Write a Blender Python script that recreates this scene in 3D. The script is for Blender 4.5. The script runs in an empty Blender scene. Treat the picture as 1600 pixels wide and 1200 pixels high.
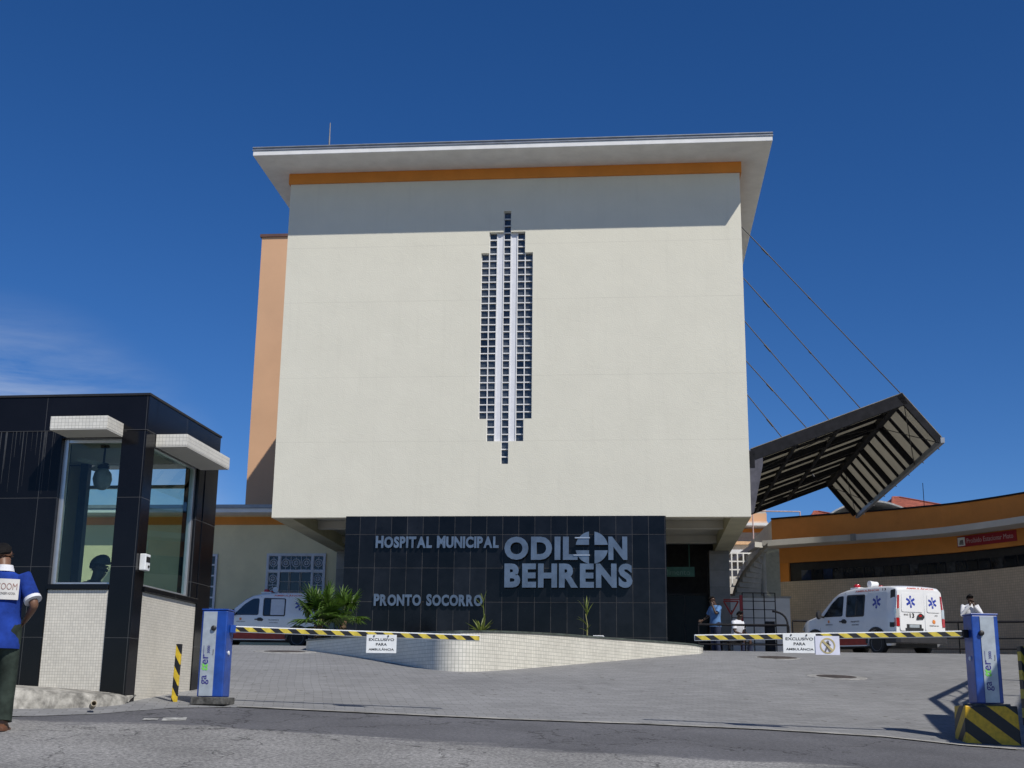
import bpy, bmesh, math, random
from mathutils import Vector, Matrix, Quaternion
random.seed(7)
C = bpy.context.scene.collection
SC = bpy.context.scene

# ------------------------------------------------------------------ camera, sky, sun, exposure
F, PITCH, ROLL, EYE = 2005.88, .24915, .012159, 1.5
YW = -.096724
_rt = Vector((1, 0, 0)); _up = Vector((0, -math.sin(PITCH), math.cos(PITCH))); FW = Vector((0, math.cos(PITCH), math.sin(PITCH)))
RT = math.cos(ROLL)*_rt + math.sin(ROLL)*_up
UP = -math.sin(ROLL)*_rt + math.cos(ROLL)*_up
cam = bpy.data.cameras.new('camera'); camo = bpy.data.objects.new('camera', cam); C.objects.link(camo)
cam.sensor_width = 36; cam.lens = F/1600*36; cam.clip_end = 6000; cam.clip_start = .05
camo.matrix_world = Matrix(((RT.x, UP.x, -FW.x, 0), (RT.y, UP.y, -FW.y, 0), (RT.z, UP.z, -FW.z, EYE), (0, 0, 0, 1)))
SC.camera = camo

SUN = Vector((1.317, -1.786, 2.3)).normalized()
world = bpy.data.worlds.new('World'); SC.world = world; world.use_nodes = True
nt = world.node_tree; nt.nodes.clear()
out = nt.nodes.new('ShaderNodeOutputWorld'); bg = nt.nodes.new('ShaderNodeBackground')
sky = nt.nodes.new('ShaderNodeTexSky'); sky.sky_type = 'NISHITA'; sky.sun_disc = False
sky.sun_elevation = math.asin(SUN.z); sky.sun_rotation = math.atan2(SUN.x, SUN.y)
sky.altitude = 900; sky.air_density = .8; sky.dust_density = .32; sky.ozone_density = 5.0
bg.inputs['Strength'].default_value = .098
tc = nt.nodes.new('ShaderNodeTexCoord')
# thin cirrus low in the sky beyond the guard booth
mp = nt.nodes.new('ShaderNodeMapping'); mp.inputs['Scale'].default_value = (3.0, 3.0, 13.0); mp.inputs['Rotation'].default_value = (0, .25, 0)
nz = nt.nodes.new('ShaderNodeTexNoise'); nz.inputs['Scale'].default_value = 2.2; nz.inputs['Detail'].default_value = 7; nz.inputs['Roughness'].default_value = .62; nz.inputs['Distortion'].default_value = .5
cr = nt.nodes.new('ShaderNodeMapRange'); cr.inputs['From Min'].default_value = .33; cr.inputs['From Max'].default_value = .72
cr.inputs['To Min'].default_value = 0; cr.inputs['To Max'].default_value = .8
def _dirpx(px, py): return ((px-800)*RT/F - (py-600)*UP/F + FW).normalized()
dt = nt.nodes.new('ShaderNodeVectorMath'); dt.operation = 'DOT_PRODUCT'; dt.inputs[1].default_value = _dirpx(-60, 900)
mr = nt.nodes.new('ShaderNodeMapRange'); mr.interpolation_type = 'SMOOTHSTEP'; mr.inputs['From Min'].default_value = .977; mr.inputs['From Max'].default_value = 1.0
mu = nt.nodes.new('ShaderNodeMath'); mu.operation = 'MULTIPLY'
mx = nt.nodes.new('ShaderNodeMixRGB'); mx.inputs['Color2'].default_value = (6.2, 6.8, 7.6, 1)
L = nt.links.new
L(tc.outputs['Generated'], mp.inputs['Vector']); L(mp.outputs[0], nz.inputs['Vector']); L(nz.outputs['Fac'], cr.inputs['Value'])
L(tc.outputs['Generated'], dt.inputs[0]); L(dt.outputs['Value'], mr.inputs['Value'])
L(cr.outputs[0], mu.inputs[0]); L(mr.outputs[0], mu.inputs[1]); L(mu.outputs[0], mx.inputs['Fac'])
hs = nt.nodes.new('ShaderNodeHueSaturation'); hs.inputs['Hue'].default_value = .508; hs.inputs['Saturation'].default_value = 1.24; L(sky.outputs[0], hs.inputs['Color']); L(hs.outputs[0], mx.inputs['Color1']); L(mx.outputs[0], bg.inputs['Color']); L(bg.outputs[0], out.inputs['Surface'])

sl = bpy.data.lights.new('sun', 'SUN'); sl.energy = 4.3; sl.angle = math.radians(.53); sl.color = (1, .952, .87)
so = bpy.data.objects.new('sun', sl); C.objects.link(so); so.rotation_euler = SUN.to_track_quat('Z', 'Y').to_euler(); so.location = (60, -80, 110)
SC.view_settings.view_transform = 'Standard'; SC.view_settings.look = 'None'; SC.view_settings.exposure = 0; SC.view_settings.gamma = 1
SC.cycles.max_bounces = 8; SC.cycles.transparent_max_bounces = 12

# ------------------------------------------------------------------ where things stand
CAM = Vector((0, 0, EYE))
def ray(px, py): return (px-800)*RT/F - (py-600)*UP/F + FW
def at(px, py, Y):
    r = ray(px, py); return CAM + r*(Y/r.y)
PR = [(-400, -20), (-60, -6.0), (0, -1.5), (12, -.215), (14, 0), (31, 1.445), (40.5, 1.71), (44, 1.98), (50, 2.03), (3000, 2.05)]
def _prof(y):
    for (a, za), (b, zb) in zip(PR, PR[1:]):
        if y <= b: return za + (zb-za)*(y-a)/(b-a)
    return PR[-1][1]
def T(x, y):
    z = sum(_prof(y+d) for d in (-1.2, -.6, 0, .6, 1.2))/5
    w = max(0, min(1, (30-y)/14)) * max(0, min(1, (y+40)/30))
    return EYE + z - .031*(max(-9, min(9, x))+3)*w
def gat(px, py):
    r = ray(px, py); lo, hi = 3.0, 90.0
    f = lambda t: (CAM+r*t).z - T((CAM+r*t).x, (CAM+r*t).y)
    t = lo
    while t < hi and f(t) > 0: t += .1
    for _ in range(30):
        m = t-.05
        a, b = t-.1, t
        for _ in range(25):
            m = (a+b)/2
            if f(m) > 0: a = m
            else: b = m
        break
    return CAM + r*b
U = Vector((math.cos(YW), math.sin(YW), 0)); V = Vector((-math.sin(YW), math.cos(YW), 0)); P0 = Vector((0, 40, EYE+2.05))
def lb(px, py, v=0):                       # pixel -> (u, z) on the building plane at depth v
    r = ray(px, py); t = ((P0+v*V-CAM)@V)/(r@V) if False else ((P0+v*V-CAM).dot(V))/(r.dot(V))
    q = CAM + r*t - P0
    return q.dot(U), q.z

# ------------------------------------------------------------------ materials
MATS = {}
def _lin(c): return tuple(x for x in c)
def mat(name, col, rough=.6, metal=0, var=.12, scale=6., bump=0., bscale=40., spec=.5, col2=None, coat=0, detail=5):
    if name in MATS: return MATS[name]
    m = bpy.data.materials.new(name); m.use_nodes = True; n = m.node_tree.nodes; l = m.node_tree.links.new
    b = n['Principled BSDF']; b.inputs['Roughness'].default_value = rough; b.inputs['Metallic'].default_value = metal
    b.inputs['Specular IOR Level'].default_value = spec; b.inputs['Coat Weight'].default_value = coat
    t = n.new('ShaderNodeTexCoord'); z = n.new('ShaderNodeTexNoise'); z.inputs['Scale'].default_value = scale; z.inputs['Detail'].default_value = detail; z.inputs['Roughness'].default_value = .6
    l(t.outputs['Object'], z.inputs['Vector'])
    r = n.new('ShaderNodeValToRGB'); c2 = col2 or tuple(x*(1-var*2.2) for x in col); c1 = tuple(min(1, x*(1+var)) for x in col)
    r.color_ramp.elements[0].position = .3; r.color_ramp.elements[1].position = .7
    r.color_ramp.elements[0].color = (*c2, 1); r.color_ramp.elements[1].color = (*c1, 1)
    l(z.outputs['Fac'], r.inputs['Fac']); l(r.outputs[0], b.inputs['Base Color'])
    if bump:
        z2 = n.new('ShaderNodeTexNoise'); z2.inputs['Scale'].default_value = bscale; z2.inputs['Detail'].default_value = 4
        l(t.outputs['Object'], z2.inputs['Vector'])
        bp = n.new('ShaderNodeBump'); bp.inputs['Strength'].default_value = bump; bp.inputs['Distance'].default_value = .01
        l(z2.outputs['Fac'], bp.inputs['Height']); l(bp.outputs[0], b.inputs['Normal'])
    MATS[name] = m; return m
def nodes(m):
    n = m.node_tree.nodes; return n, m.node_tree.links.new, n['Principled BSDF']
def math_node(n, l, op, a, b=None):
    x = n.new('ShaderNodeMath'); x.operation = op
    for i, q in enumerate((a, b)):
        if q is None: continue
        if isinstance(q, (int, float)): x.inputs[i].default_value = q
        else: l(q, x.inputs[i])
    return x.outputs[0]
def wall_vec(n, l):                         # flat 2D coordinates on upright walls, from object space
    t = n.new('ShaderNodeTexCoord'); s = n.new('ShaderNodeSeparateXYZ'); l(t.outputs['Object'], s.inputs[0])
    sn = n.new('ShaderNodeSeparateXYZ'); l(t.outputs['Normal'], sn.inputs[0])
    ax = math_node(n, l, 'ABSOLUTE', sn.outputs[0]); ay = math_node(n, l, 'ABSOLUTE', sn.outputs[1]); az = math_node(n, l, 'ABSOLUTE', sn.outputs[2])
    gt = math_node(n, l, 'GREATER_THAN', ax, .707); gz = math_node(n, l, 'GREATER_THAN', az, .707)
    mxx = n.new('ShaderNodeMix'); l(gt, mxx.inputs[0]); l(s.outputs[0], mxx.inputs[2]); l(s.outputs[1], mxx.inputs[3])
    mz = n.new('ShaderNodeMix'); l(gz, mz.inputs[0]); l(s.outputs[2], mz.inputs[2]); l(s.outputs[1], mz.inputs[3])
    c = n.new('ShaderNodeCombineXYZ'); l(mxx.outputs[0], c.inputs[0]); l(mz.outputs[0], c.inputs[1])
    return c.outputs[0], s
def tile_mat(name, col, joint, tw, th, mortar, rough=.35, var=.06, uv=False, offset=0., bump=.25, dirt=.12, spec=.5, shift=(0, 0)):
    m = bpy.data.materials.new(name); m.use_nodes = True; n, l, b = nodes(m)
    if uv:
        t = n.new('ShaderNodeTexCoord'); vec = t.outputs['UV']
    else: vec, _ = wall_vec(n, l)
    mp = n.new('ShaderNodeMapping'); mp.inputs['Location'].default_value = (shift[0], shift[1], 0); l(vec, mp.inputs[0])
    br = n.new('ShaderNodeTexBrick'); br.offset = offset; br.squash = 1
    br.inputs['Scale'].default_value = 1; br.inputs['Brick Width'].default_value = tw; br.inputs['Row Height'].default_value = th
    br.inputs['Mortar Size'].default_value = mortar; br.inputs['Mortar Smooth'].default_value = .1; br.inputs['Bias'].default_value = 0
    br.inputs['Color1'].default_value = (*[c*(1-var) for c in col], 1); br.inputs['Color2'].default_value = (*[min(1, c*(1+var)) for c in col], 1)
    br.inputs['Mortar'].default_value = (*joint, 1); l(mp.outputs[0], br.inputs['Vector'])
    z = n.new('ShaderNodeTexNoise'); z.inputs['Scale'].default_value = 1.3; z.inputs['Detail'].default_value = 6; z.inputs['Roughness'].default_value = .65
    tcx = n.new('ShaderNodeTexCoord'); l(tcx.outputs['Object'], z.inputs['Vector'])
    mr = n.new('ShaderNodeMapRange'); mr.inputs['From Min'].default_value = .3; mr.inputs['From Max'].default_value = .7; mr.inputs['To Min'].default_value = 1-dirt; mr.inputs['To Max'].default_value = 1+dirt*.3
    l(z.outputs['Fac'], mr.inputs['Value'])
    mm = n.new('ShaderNodeMixRGB'); mm.blend_type = 'MULTIPLY'; mm.inputs[0].default_value = 1; l(br.outputs['Color'], mm.inputs[1]); l(mr.outputs[0], mm.inputs[2])
    l(mm.outputs[0], b.inputs['Base Color']); b.inputs['Roughness'].default_value = rough; b.inputs['Specular IOR Level'].default_value = spec
    bp = n.new('ShaderNodeBump'); bp.inputs['Strength'].default_value = bump; bp.inputs['Distance'].default_value = .004; bp.invert = True
    l(br.outputs['Fac'], bp.inputs['Height']); l(bp.outputs[0], b.inputs['Normal'])
    MATS[name] = m; return m
def stripe_mat(name, period, slope, shift=0, use_y=False, c1=(.72, .50, .03), c2=(.012, .012, .013)):
    m = bpy.data.materials.new(name); m.use_nodes = True; n, l, b = nodes(m)
    t = n.new('ShaderNodeTexCoord'); s = n.new('ShaderNodeSeparateXYZ'); l(t.outputs['Object'], s.inputs[0])
    h = math_node(n, l, 'ADD', s.outputs[0], s.outputs[1]) if use_y else s.outputs[0]
    k = math_node(n, l, 'ADD', h, math_node(n, l, 'MULTIPLY', s.outputs[2], slope)); k = math_node(n, l, 'ADD', k, shift)
    fr = math_node(n, l, 'FRACT', math_node(n, l, 'DIVIDE', k, period)); g = math_node(n, l, 'GREATER_THAN', fr, .5)
    mxx = n.new('ShaderNodeMixRGB'); l(g, mxx.inputs[0]); mxx.inputs[1].default_value = (*c1, 1); mxx.inputs[2].default_value = (*c2, 1)
    z = n.new('ShaderNodeTexNoise'); z.inputs['Scale'].default_value = 22; z.inputs['Detail'].default_value = 6; l(t.outputs['Object'], z.inputs['Vector'])
    mr = n.new('ShaderNodeMapRange'); mr.inputs['From Min'].default_value = .35; mr.inputs['From Max'].default_value = .75; mr.inputs['To Min'].default_value = 1; mr.inputs['To Max'].default_value = .62
    l(z.outputs['Fac'], mr.inputs['Value'])
    mm = n.new('ShaderNodeMixRGB'); mm.blend_type = 'MULTIPLY'; mm.inputs[0].default_value = 1; l(mxx.outputs[0], mm.inputs[1]); l(mr.outputs[0], mm.inputs[2])
    l(mm.outputs[0], b.inputs['Base Color']); b.inputs['Roughness'].default_value = .5
    MATS[name] = m; return m
def glass_mat(name, tint, refl=1.0, rough=.0):
    m = bpy.data.materials.new(name); m.use_nodes = True; n = m.node_tree.nodes; l = m.node_tree.links.new; n.clear()
    o = n.new('ShaderNodeOutputMaterial'); tr = n.new('ShaderNodeBsdfTransparent'); tr.inputs[0].default_value = (*tint, 1)
    gl = n.new('ShaderNodeBsdfGlossy'); gl.inputs['Roughness'].default_value = rough; gl.inputs['Color'].default_value = (refl, refl, refl, 1)
    fr = n.new('ShaderNodeFresnel'); fr.inputs['IOR'].default_value = 1.6
    mxx = n.new('ShaderNodeMixShader'); ge = n.new('ShaderNodeNewGeometry'); sb = n.new('ShaderNodeMath'); sb.operation = 'SUBTRACT'; sb.inputs[0].default_value = 1; l(ge.outputs['Backfacing'], sb.inputs[1]); mq = n.new('ShaderNodeMath'); mq.operation = 'MULTIPLY'; l(fr.outputs[0], mq.inputs[0]); l(sb.outputs[0], mq.inputs[1]); l(mq.outputs[0], mxx.inputs[0]); l(tr.outputs[0], mxx.inputs[1]); l(gl.outputs[0], mxx.inputs[2]); l(mxx.outputs[0], o.inputs[0])
    MATS[name] = m; return m
# stucco of the front block: cream paint, trowel relief, day joints every pour, faint run-off
def stucco():
    m = mat('cream_stucco', (.675, .652, .55), .85, var=.018, scale=.9, bump=.0)
    n, l, b = nodes(m); src = b.inputs['Base Color'].links[0].from_socket
    t = n.new('ShaderNodeTexCoord'); s = n.new('ShaderNodeSeparateXYZ'); l(t.outputs['Object'], s.inputs[0])
    zz = n.new('ShaderNodeTexNoise'); zz.inputs['Scale'].default_value = 1.4; l(t.outputs['Object'], zz.inputs['Vector'])
    h = math_node(n, l, 'ADD', s.outputs[2], math_node(n, l, 'MULTIPLY', zz.outputs['Fac'], .03))
    acc = None
    for k in (6.28, 8.42, 11.0, 12.92):
        d = math_node(n, l, 'LESS_THAN', math_node(n, l, 'ABSOLUTE', math_node(n, l, 'SUBTRACT', h, k)), .011)
        acc = d if acc is None else math_node(n, l, 'ADD', acc, d)
    br = n.new('ShaderNodeTexNoise'); br.inputs['Scale'].default_value = .8; br.inputs['Detail'].default_value = 5; l(t.outputs['Object'], br.inputs['Vector'])
    acc = math_node(n, l, 'MULTIPLY', acc, math_node(n, l, 'MULTIPLY', br.outputs['Fac'], .36))
    mxx = n.new('ShaderNodeMixRGB'); l(acc, mxx.inputs[0]); l(src, mxx.inputs[1]); mxx.inputs[2].default_value = (.36, .34, .29, 1)
    # faint vertical run-off marks and blotches
    mp = n.new('ShaderNodeMapping'); mp.inputs['Scale'].default_value = (5.5, 1, .35); l(t.outputs['Object'], mp.inputs[0])
    st = n.new('ShaderNodeTexNoise'); st.inputs['Scale'].default_value = 1.0; st.inputs['Detail'].default_value = 6; l(mp.outputs[0], st.inputs['Vector'])
    mr = n.new('ShaderNodeMapRange'); mr.inputs['From Min'].default_value = .55; mr.inputs['From Max'].default_value = .85; mr.inputs['To Min'].default_value = 1; mr.inputs['To Max'].default_value = .945
    l(st.outputs['Fac'], mr.inputs['Value'])
    mm = n.new('ShaderNodeMixRGB'); mm.blend_type = 'MULTIPLY'; mm.inputs[0].default_value = 1; l(mxx.outputs[0], mm.inputs[1]); l(mr.outputs[0], mm.inputs[2])
    l(mm.outputs[0], b.inputs['Base Color'])
    z1 = n.new('ShaderNodeTexNoise'); z1.inputs['Scale'].default_value = 26; z1.inputs['Detail'].default_value = 6; l(t.outputs['Object'], z1.inputs['Vector'])
    z2 = n.new('ShaderNodeTexNoise'); z2.inputs['Scale'].default_value = 2.6; z2.inputs['Detail'].default_value = 5; z2.inputs['Distortion'].default_value = 1.5; l(t.outputs['Object'], z2.inputs['Vector'])
    hh = math_node(n, l, 'ADD', math_node(n, l, 'MULTIPLY', z1.outputs['Fac'], .5), math_node(n, l, 'MULTIPLY', z2.outputs['Fac'], .35))
    bp = n.new('ShaderNodeBump'); bp.inputs['Strength'].default_value = .55; bp.inputs['Distance'].default_value = .02
    l(hh, bp.inputs['Height']); l(bp.outputs[0], b.inputs['Normal'])
    return m
M_STUC = stucco()
M_CREAM = mat('cream_paint', (.72, .62, .385), .85, var=.05, scale=1.2, bump=.2, bscale=18)
M_WHITE = mat('white_render', (.74, .74, .73), .8, var=.05, scale=2, bump=.15, bscale=20)
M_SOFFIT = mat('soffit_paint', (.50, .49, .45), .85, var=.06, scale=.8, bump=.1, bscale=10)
M_ORANGE = mat('orange_paint', (.66, .235, .035), .8, var=.06, scale=1.2, bump=.15, bscale=20)
M_ORANGE2 = mat('orange_paint_weathered', (.62, .235, .045), .8, var=.10, scale=.6, bump=.15, bscale=20)
M_PEACH = mat('peach_paint', (.62, .37, .215), .85, var=.04, scale=.4, bump=.15, bscale=8)
M_GRAYROOF = mat('zinc_grey', (.30, .32, .35), .45, metal=.3, var=.1, scale=3)
M_CONC = mat('concrete', (.40, .39, .36), .9, var=.14, scale=3.5, bump=.4, bscale=30)
M_CONCROUGH = mat('rough_concrete', (.36, .345, .31), .95, var=.28, scale=9, bump=.8, bscale=24)
M_DARKCONC = mat('dark_rubble', (.10, .098, .09), .95, var=.35, scale=14, bump=.9, bscale=30)
M_GRANITE = tile_mat('black_granite_slabs', (.009, .010, .013), (.085, .08, .075), .503, 1.045, .006, rough=.14, var=.5, dirt=.6, bump=.35, spec=.22, shift=(.23, -.14))
M_BOOTHGRAN = tile_mat('polished_black_granite', (.007, .007, .009), (.07, .07, .07), 1.18, .76, .003, rough=.12, var=.2, dirt=.35, bump=.25, spec=.22, shift=(.02, .04))
M_MOSAIC = tile_mat('beige_mosaic_tile', (.67, .635, .55), (.36, .335, .28), .030, .030, .0016, rough=.3, var=.07, dirt=.14)
M_MOSAICF = tile_mat('white_mosaic_tile', (.70, .68, .61), (.34, .325, .29), .040, .040, .0018, rough=.3, var=.06, dirt=.12, offset=0)
M_PLANT_T = tile_mat('planter_mosaic_tile', (.69, .67, .60), (.33, .34, .29), .062, .062, .0034, rough=.35, var=.07, uv=True, dirt=.14)
M_WINGTILE = tile_mat('tan_mosaic_tile', (.58, .47, .34), (.38, .32, .24), .105, .105, .007, rough=.45, var=.07, uv=True, dirt=.12)
M_STONE = tile_mat('grey_stone_slabs', (.24, .23, .22), (.12, .115, .11), 2.0, .62, .006, rough=.4, var=.15, dirt=.35)
M_STEEL = mat('dark_painted_steel', (.014, .014, .017), .65, metal=0, var=.2, scale=5, spec=.15)
M_BLACK = mat('black_metal', (.018, .018, .02), .5, var=.2)
M_ALU = mat('brushed_aluminium', (.62, .63, .64), .35, metal=.8, var=.06)
M_LETTER = mat('brushed_steel_letter', (.22, .265, .315), .34, metal=.8, var=.12, scale=2.5)
M_BLUE = mat('blue_powdercoat', (.010, .062, .33), .42, var=.16, scale=7, bump=.05, bscale=60, coat=.2)
M_SILVER = mat('silver_panel', (.44, .49, .53), .4, metal=.25, var=.10, scale=9)
M_VAN = mat('white_car_paint', (.78, .79, .80), .22, var=.025, scale=1.5, coat=.6)
M_RED = mat('red_paint', (.36, .03, .022), .4, var=.12)
M_REDLENS = mat('red_lens', (.45, .012, .015), .12, var=.1, coat=.8)
M_CLEARLENS = mat('clear_lens', (.66, .68, .7), .1, metal=.4, var=.1, coat=.8)
M_CARGLASS = mat('dark_car_glass', (.016, .020, .022), .06, var=.1, spec=.7, coat=.3)
M_PLASTIC = mat('dark_grey_plastic', (.03, .03, .033), .55, var=.15)
M_TYRE = mat('tyre_rubber', (.02, .02, .02), .8, var=.2, bump=.3, bscale=60)
M_RIM = mat('wheel_rim', (.30, .31, .33), .4, metal=.6, var=.1)
M_PAPER = mat('white_board', (.76, .78, .78), .6, var=.05, scale=9)
M_PAPER2 = mat('lilac_white_sheet', (.66, .67, .78), .5, var=.05, scale=6)
M_INK = mat('black_ink', (.012, .012, .013), .6, var=.1)
M_INKGREY = mat('grey_ink', (.16, .15, .15), .6, var=.1)
M_GOLD = mat('gold_ring_paint', (.48, .40, .20), .5, var=.1)
M_BLUESTAR = mat('blue_decal', (.03, .055, .36), .4, var=.08)
M_REDTXT = mat('red_decal', (.70, .10, .06), .4, var=.08)
M_ORGTXT = mat('orange_decal', (.78, .26, .06), .4, var=.08)
M_NAVY = mat('navy_decal', (.04, .035, .22), .4, var=.08)
M_GREEN = mat('green_decal', (.20, .62, .10), .4, var=.08)
M_SIGNRED = mat('sign_red', (.30, .012, .025), .5, var=.08)
M_SIGNGREEN = mat('sign_green', (.05, .16, .125), .5, var=.1)
M_DARKROOM = mat('dark_interior', (.03, .03, .032), .9, var=.2)
M_ROOFTILE = tile_mat('clay_roof_tile', (.42, .115, .06), (.20, .05, .03), .22, .34, .03, rough=.8, var=.25, uv=True, dirt=.3, bump=.9)
M_SOIL = mat('soil', (.07, .055, .04), .95, var=.3, scale=12, bump=.8, bscale=30)
M_SKIN = mat('brown_skin', (.17, .085, .05), .5, var=.06)
M_SKIN2 = mat('dark_skin', (.07, .036, .022), .5, var=.06)
M_HAIR = mat('black_hair', (.008, .007, .007), .75, var=.3, bump=1.0, bscale=90, spec=.2)
M_SHIRTBLUE = mat('royal_blue_cloth', (.014, .045, .27), .9, var=.22, scale=6, bump=1.0, bscale=9, spec=.2)
M_SHIRTSKY = mat('denim_blue_cloth', (.09, .20, .40), .85, var=.12, scale=7, bump=.3, bscale=18)
M_SHIRTWHITE = mat('white_cloth', (.66, .67, .70), .85, var=.06, scale=7, bump=.3, bscale=18)
M_TROUSER = mat('dark_green_cloth', (.030, .042, .034), .9, var=.25, scale=8, bump=1.0, bscale=9, spec=.2)
M_TROUSERNAVY = mat('navy_cloth', (.018, .026, .06), .9, var=.2, scale=8, bump=.4, bscale=16)
M_LEATHER = mat('brown_leather', (.11, .045, .022), .6, var=.2)
M_LEAF = mat('palm_leaf_green', (.10, .19, .028), .35, var=.3, scale=14, spec=.6)
M_LEAF2 = mat('agave_leaf_green', (.23, .29, .06), .45, var=.25, scale=10)
M_BARK = mat('palm_fibre_bark', (.13, .085, .05), .95, var=.35, scale=18, bump=.9, bscale=40)
M_STRIPE_ARM = stripe_mat('barrier_tape_stripes', .19, 1.35, .02, c1=(.66, .52, .06))
M_STRIPE_POST = stripe_mat('post_tape_stripes', .135, -.95 if False else .6, 0)
M_STRIPE_BLOCK = stripe_mat('block_paint_stripes', .38, 1.30, .30, use_y=True, c1=(.70, .42, .012))
G_BOOTH = glass_mat('booth_glass', (.82, .90, .87), .75)
G_DARKWIN = mat('dark_window_glass', (.014, .017, .022), .05, var=.3, scale=1.3, spec=.6)
G_BLUEWIN = mat('blue_window_glass', (.02, .035, .085), .06, var=.3, scale=1.3, spec=.6)

# ------------------------------------------------------------------ mesh builder
class MB:
    def __init__(s): s.v = []; s.f = []; s.mi = []; s.uv = []
    def face(s, pts, mi=0, uv=None):
        i = len(s.v); s.v += [tuple(p) for p in pts]; s.f.append(tuple(range(i, i+len(pts)))); s.mi.append(mi); s.uv.append(uv)
    def box(s, x0, x1, y0, y1, z0, z1, mi=0, M=None):
        i = len(s.v); P = [Vector((x, y, z)) for z in (z0, z1) for (x, y) in ((x0, y0), (x1, y0), (x1, y1), (x0, y1))]
        if M is not None: P = [M @ p for p in P]
        s.v += [tuple(p) for p in P]
        for q in ((0, 3, 2, 1), (4, 5, 6, 7), (0, 1, 5, 4), (1, 2, 6, 5), (2, 3, 7, 6), (3, 0, 4, 7)):
            s.f.append(tuple(i+k for k in q)); s.mi.append(mi); s.uv.append(None)
    def prism(s, pts, ext, mi=0):               # 3-D outline swept along ext
        pts = [Vector(p) for p in pts]; e = Vector(ext); i = len(s.v); n = len(pts)
        s.v += [tuple(p) for p in pts] + [tuple(p+e) for p in pts]
        s.f.append(tuple(i+k for k in range(n))); s.f.append(tuple(i+n+k for k in reversed(range(n))))
        for k in range(n): s.f.append((i+k, i+(k+1) % n, i+n+(k+1) % n, i+n+k))
        s.mi += [mi]*(n+2); s.uv += [None]*(n+2)
    def loft(s, rings, mi=0, caps=True, close=True):
        i = len(s.v); n = len(rings[0])
        for r in rings: s.v += [tuple(p) for p in r]
        for a in range(len(rings)-1):
            for k in range(n if close else n-1):
                s.f.append((i+a*n+k, i+a*n+(k+1) % n, i+(a+1)*n+(k+1) % n, i+(a+1)*n+k)); s.mi.append(mi); s.uv.append(None)
        if caps and close:
            s.f.append(tuple(i+k for k in reversed(range(n)))); s.f.append(tuple(i+(len(rings)-1)*n+k for k in range(n))); s.mi += [mi]*2; s.uv += [None]*2
    def tube(s, path, r, n=8, mi=0, caps=True):
        path = [Vector(p) for p in path]; rs = r if isinstance(r, (list, tuple)) else [r]*len(path); rings = []
        ref = None
        for k, p in enumerate(path):
            d = (path[min(k+1, len(path)-1)] - path[max(k-1, 0)]).normalized()
            if ref is None: ref = Vector((0, 0, 1)) if abs(d.z) < .9 else Vector((1, 0, 0))
            a = d.cross(ref).normalized(); b = d.cross(a).normalized(); ref = -b if False else ref
            rr = rs[k]; rx, ry = rr if isinstance(rr, tuple) else (rr, rr)
            rings.append([p + a*rx*math.cos(2*math.pi*j/n) + b*ry*math.sin(2*math.pi*j/n) for j in range(n)])
        s.loft(rings, mi, caps)
    def lathe(s, prof, n=24, c=(0, 0, 0), M=None, mi=0, caps=True):
        rings = [[Vector((c[0]+r*math.cos(2*math.pi*j/n), c[1]+r*math.sin(2*math.pi*j/n), c[2]+z)) for j in range(n)] for r, z in prof]
        if M is not None: rings = [[M @ p for p in q] for q in rings]
        s.loft(rings, mi, caps)
    def build(s, name, mats, parent=None, smooth=False, bevel=0, recalc=True, segs=2, merge=False, sharp=None):
        me = bpy.data.meshes.new(name); me.from_pydata(s.v, [], s.f)
        mats = mats if isinstance(mats, (list, tuple)) else [mats]
        for m in mats: me.materials.append(m)
        for p, k in zip(me.polygons, s.mi): p.material_index = k
        if any(u is not None for u in s.uv):
            lay = me.uv_layers.new(name='UVMap')
            for p, u in zip(me.polygons, s.uv):
                if u is None: continue
                for li, q in zip(p.loop_indices, u): lay.data[li].uv = q
        if recalc or merge:
            bm = bmesh.new(); bm.from_mesh(me)
            if merge: bmesh.ops.remove_doubles(bm, verts=bm.verts, dist=.0005)
            if recalc: bmesh.ops.recalc_face_normals(bm, faces=bm.faces)
            bm.to_mesh(me); bm.free()
        if smooth: me.shade_smooth()
        o = bpy.data.objects.new(name, me); C.objects.link(o); o.parent = parent
        if smooth and sharp:
            try: me.set_sharp_from_angle(angle=math.radians(sharp))
            except Exception: pass
        if bevel:
            bv = o.modifiers.new('bevel', 'BEVEL'); bv.width = bevel; bv.segments = segs; bv.limit_method = 'ANGLE'
        return o
def tag(o, label, cat, group=None):
    o['label'] = label; o['category'] = cat
    if group: o['group'] = group
    return o
def thing(name, label, cat, loc=(0, 0, 0), rz=0, group=None):
    o = bpy.data.objects.new(name, None); C.objects.link(o); o.location = loc; o.rotation_euler = (0, 0, rz); o.empty_display_size = .2
    return tag(o, label, cat, group)
def struct(o, kind='structure'): o['kind'] = kind; return o
def copy_tree(o, parent=None):
    c = o.copy(); C.objects.link(c)
    if parent: c.parent = parent
    for ch in list(o.children): copy_tree(ch, c)
    return c
XZ = Matrix(((1, 0, 0), (0, 0, -1), (0, 1, 0))).to_4x4()        # text plane -> upright, facing -Y
def text_mesh(s, bold=0., ext=.5, res=4):
    cu = bpy.data.curves.new('text', 'FONT'); cu.body = s; cu.size = 1; cu.extrude = ext; cu.offset = bold; cu.resolution_u = res
    o = bpy.data.objects.new('text', cu); C.objects.link(o)
    dg = bpy.context.evaluated_depsgraph_get(); me = bpy.data.meshes.new_from_object(o.evaluated_get(dg)); bpy.data.objects.remove(o); bpy.data.curves.remove(cu)
    return me
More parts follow.
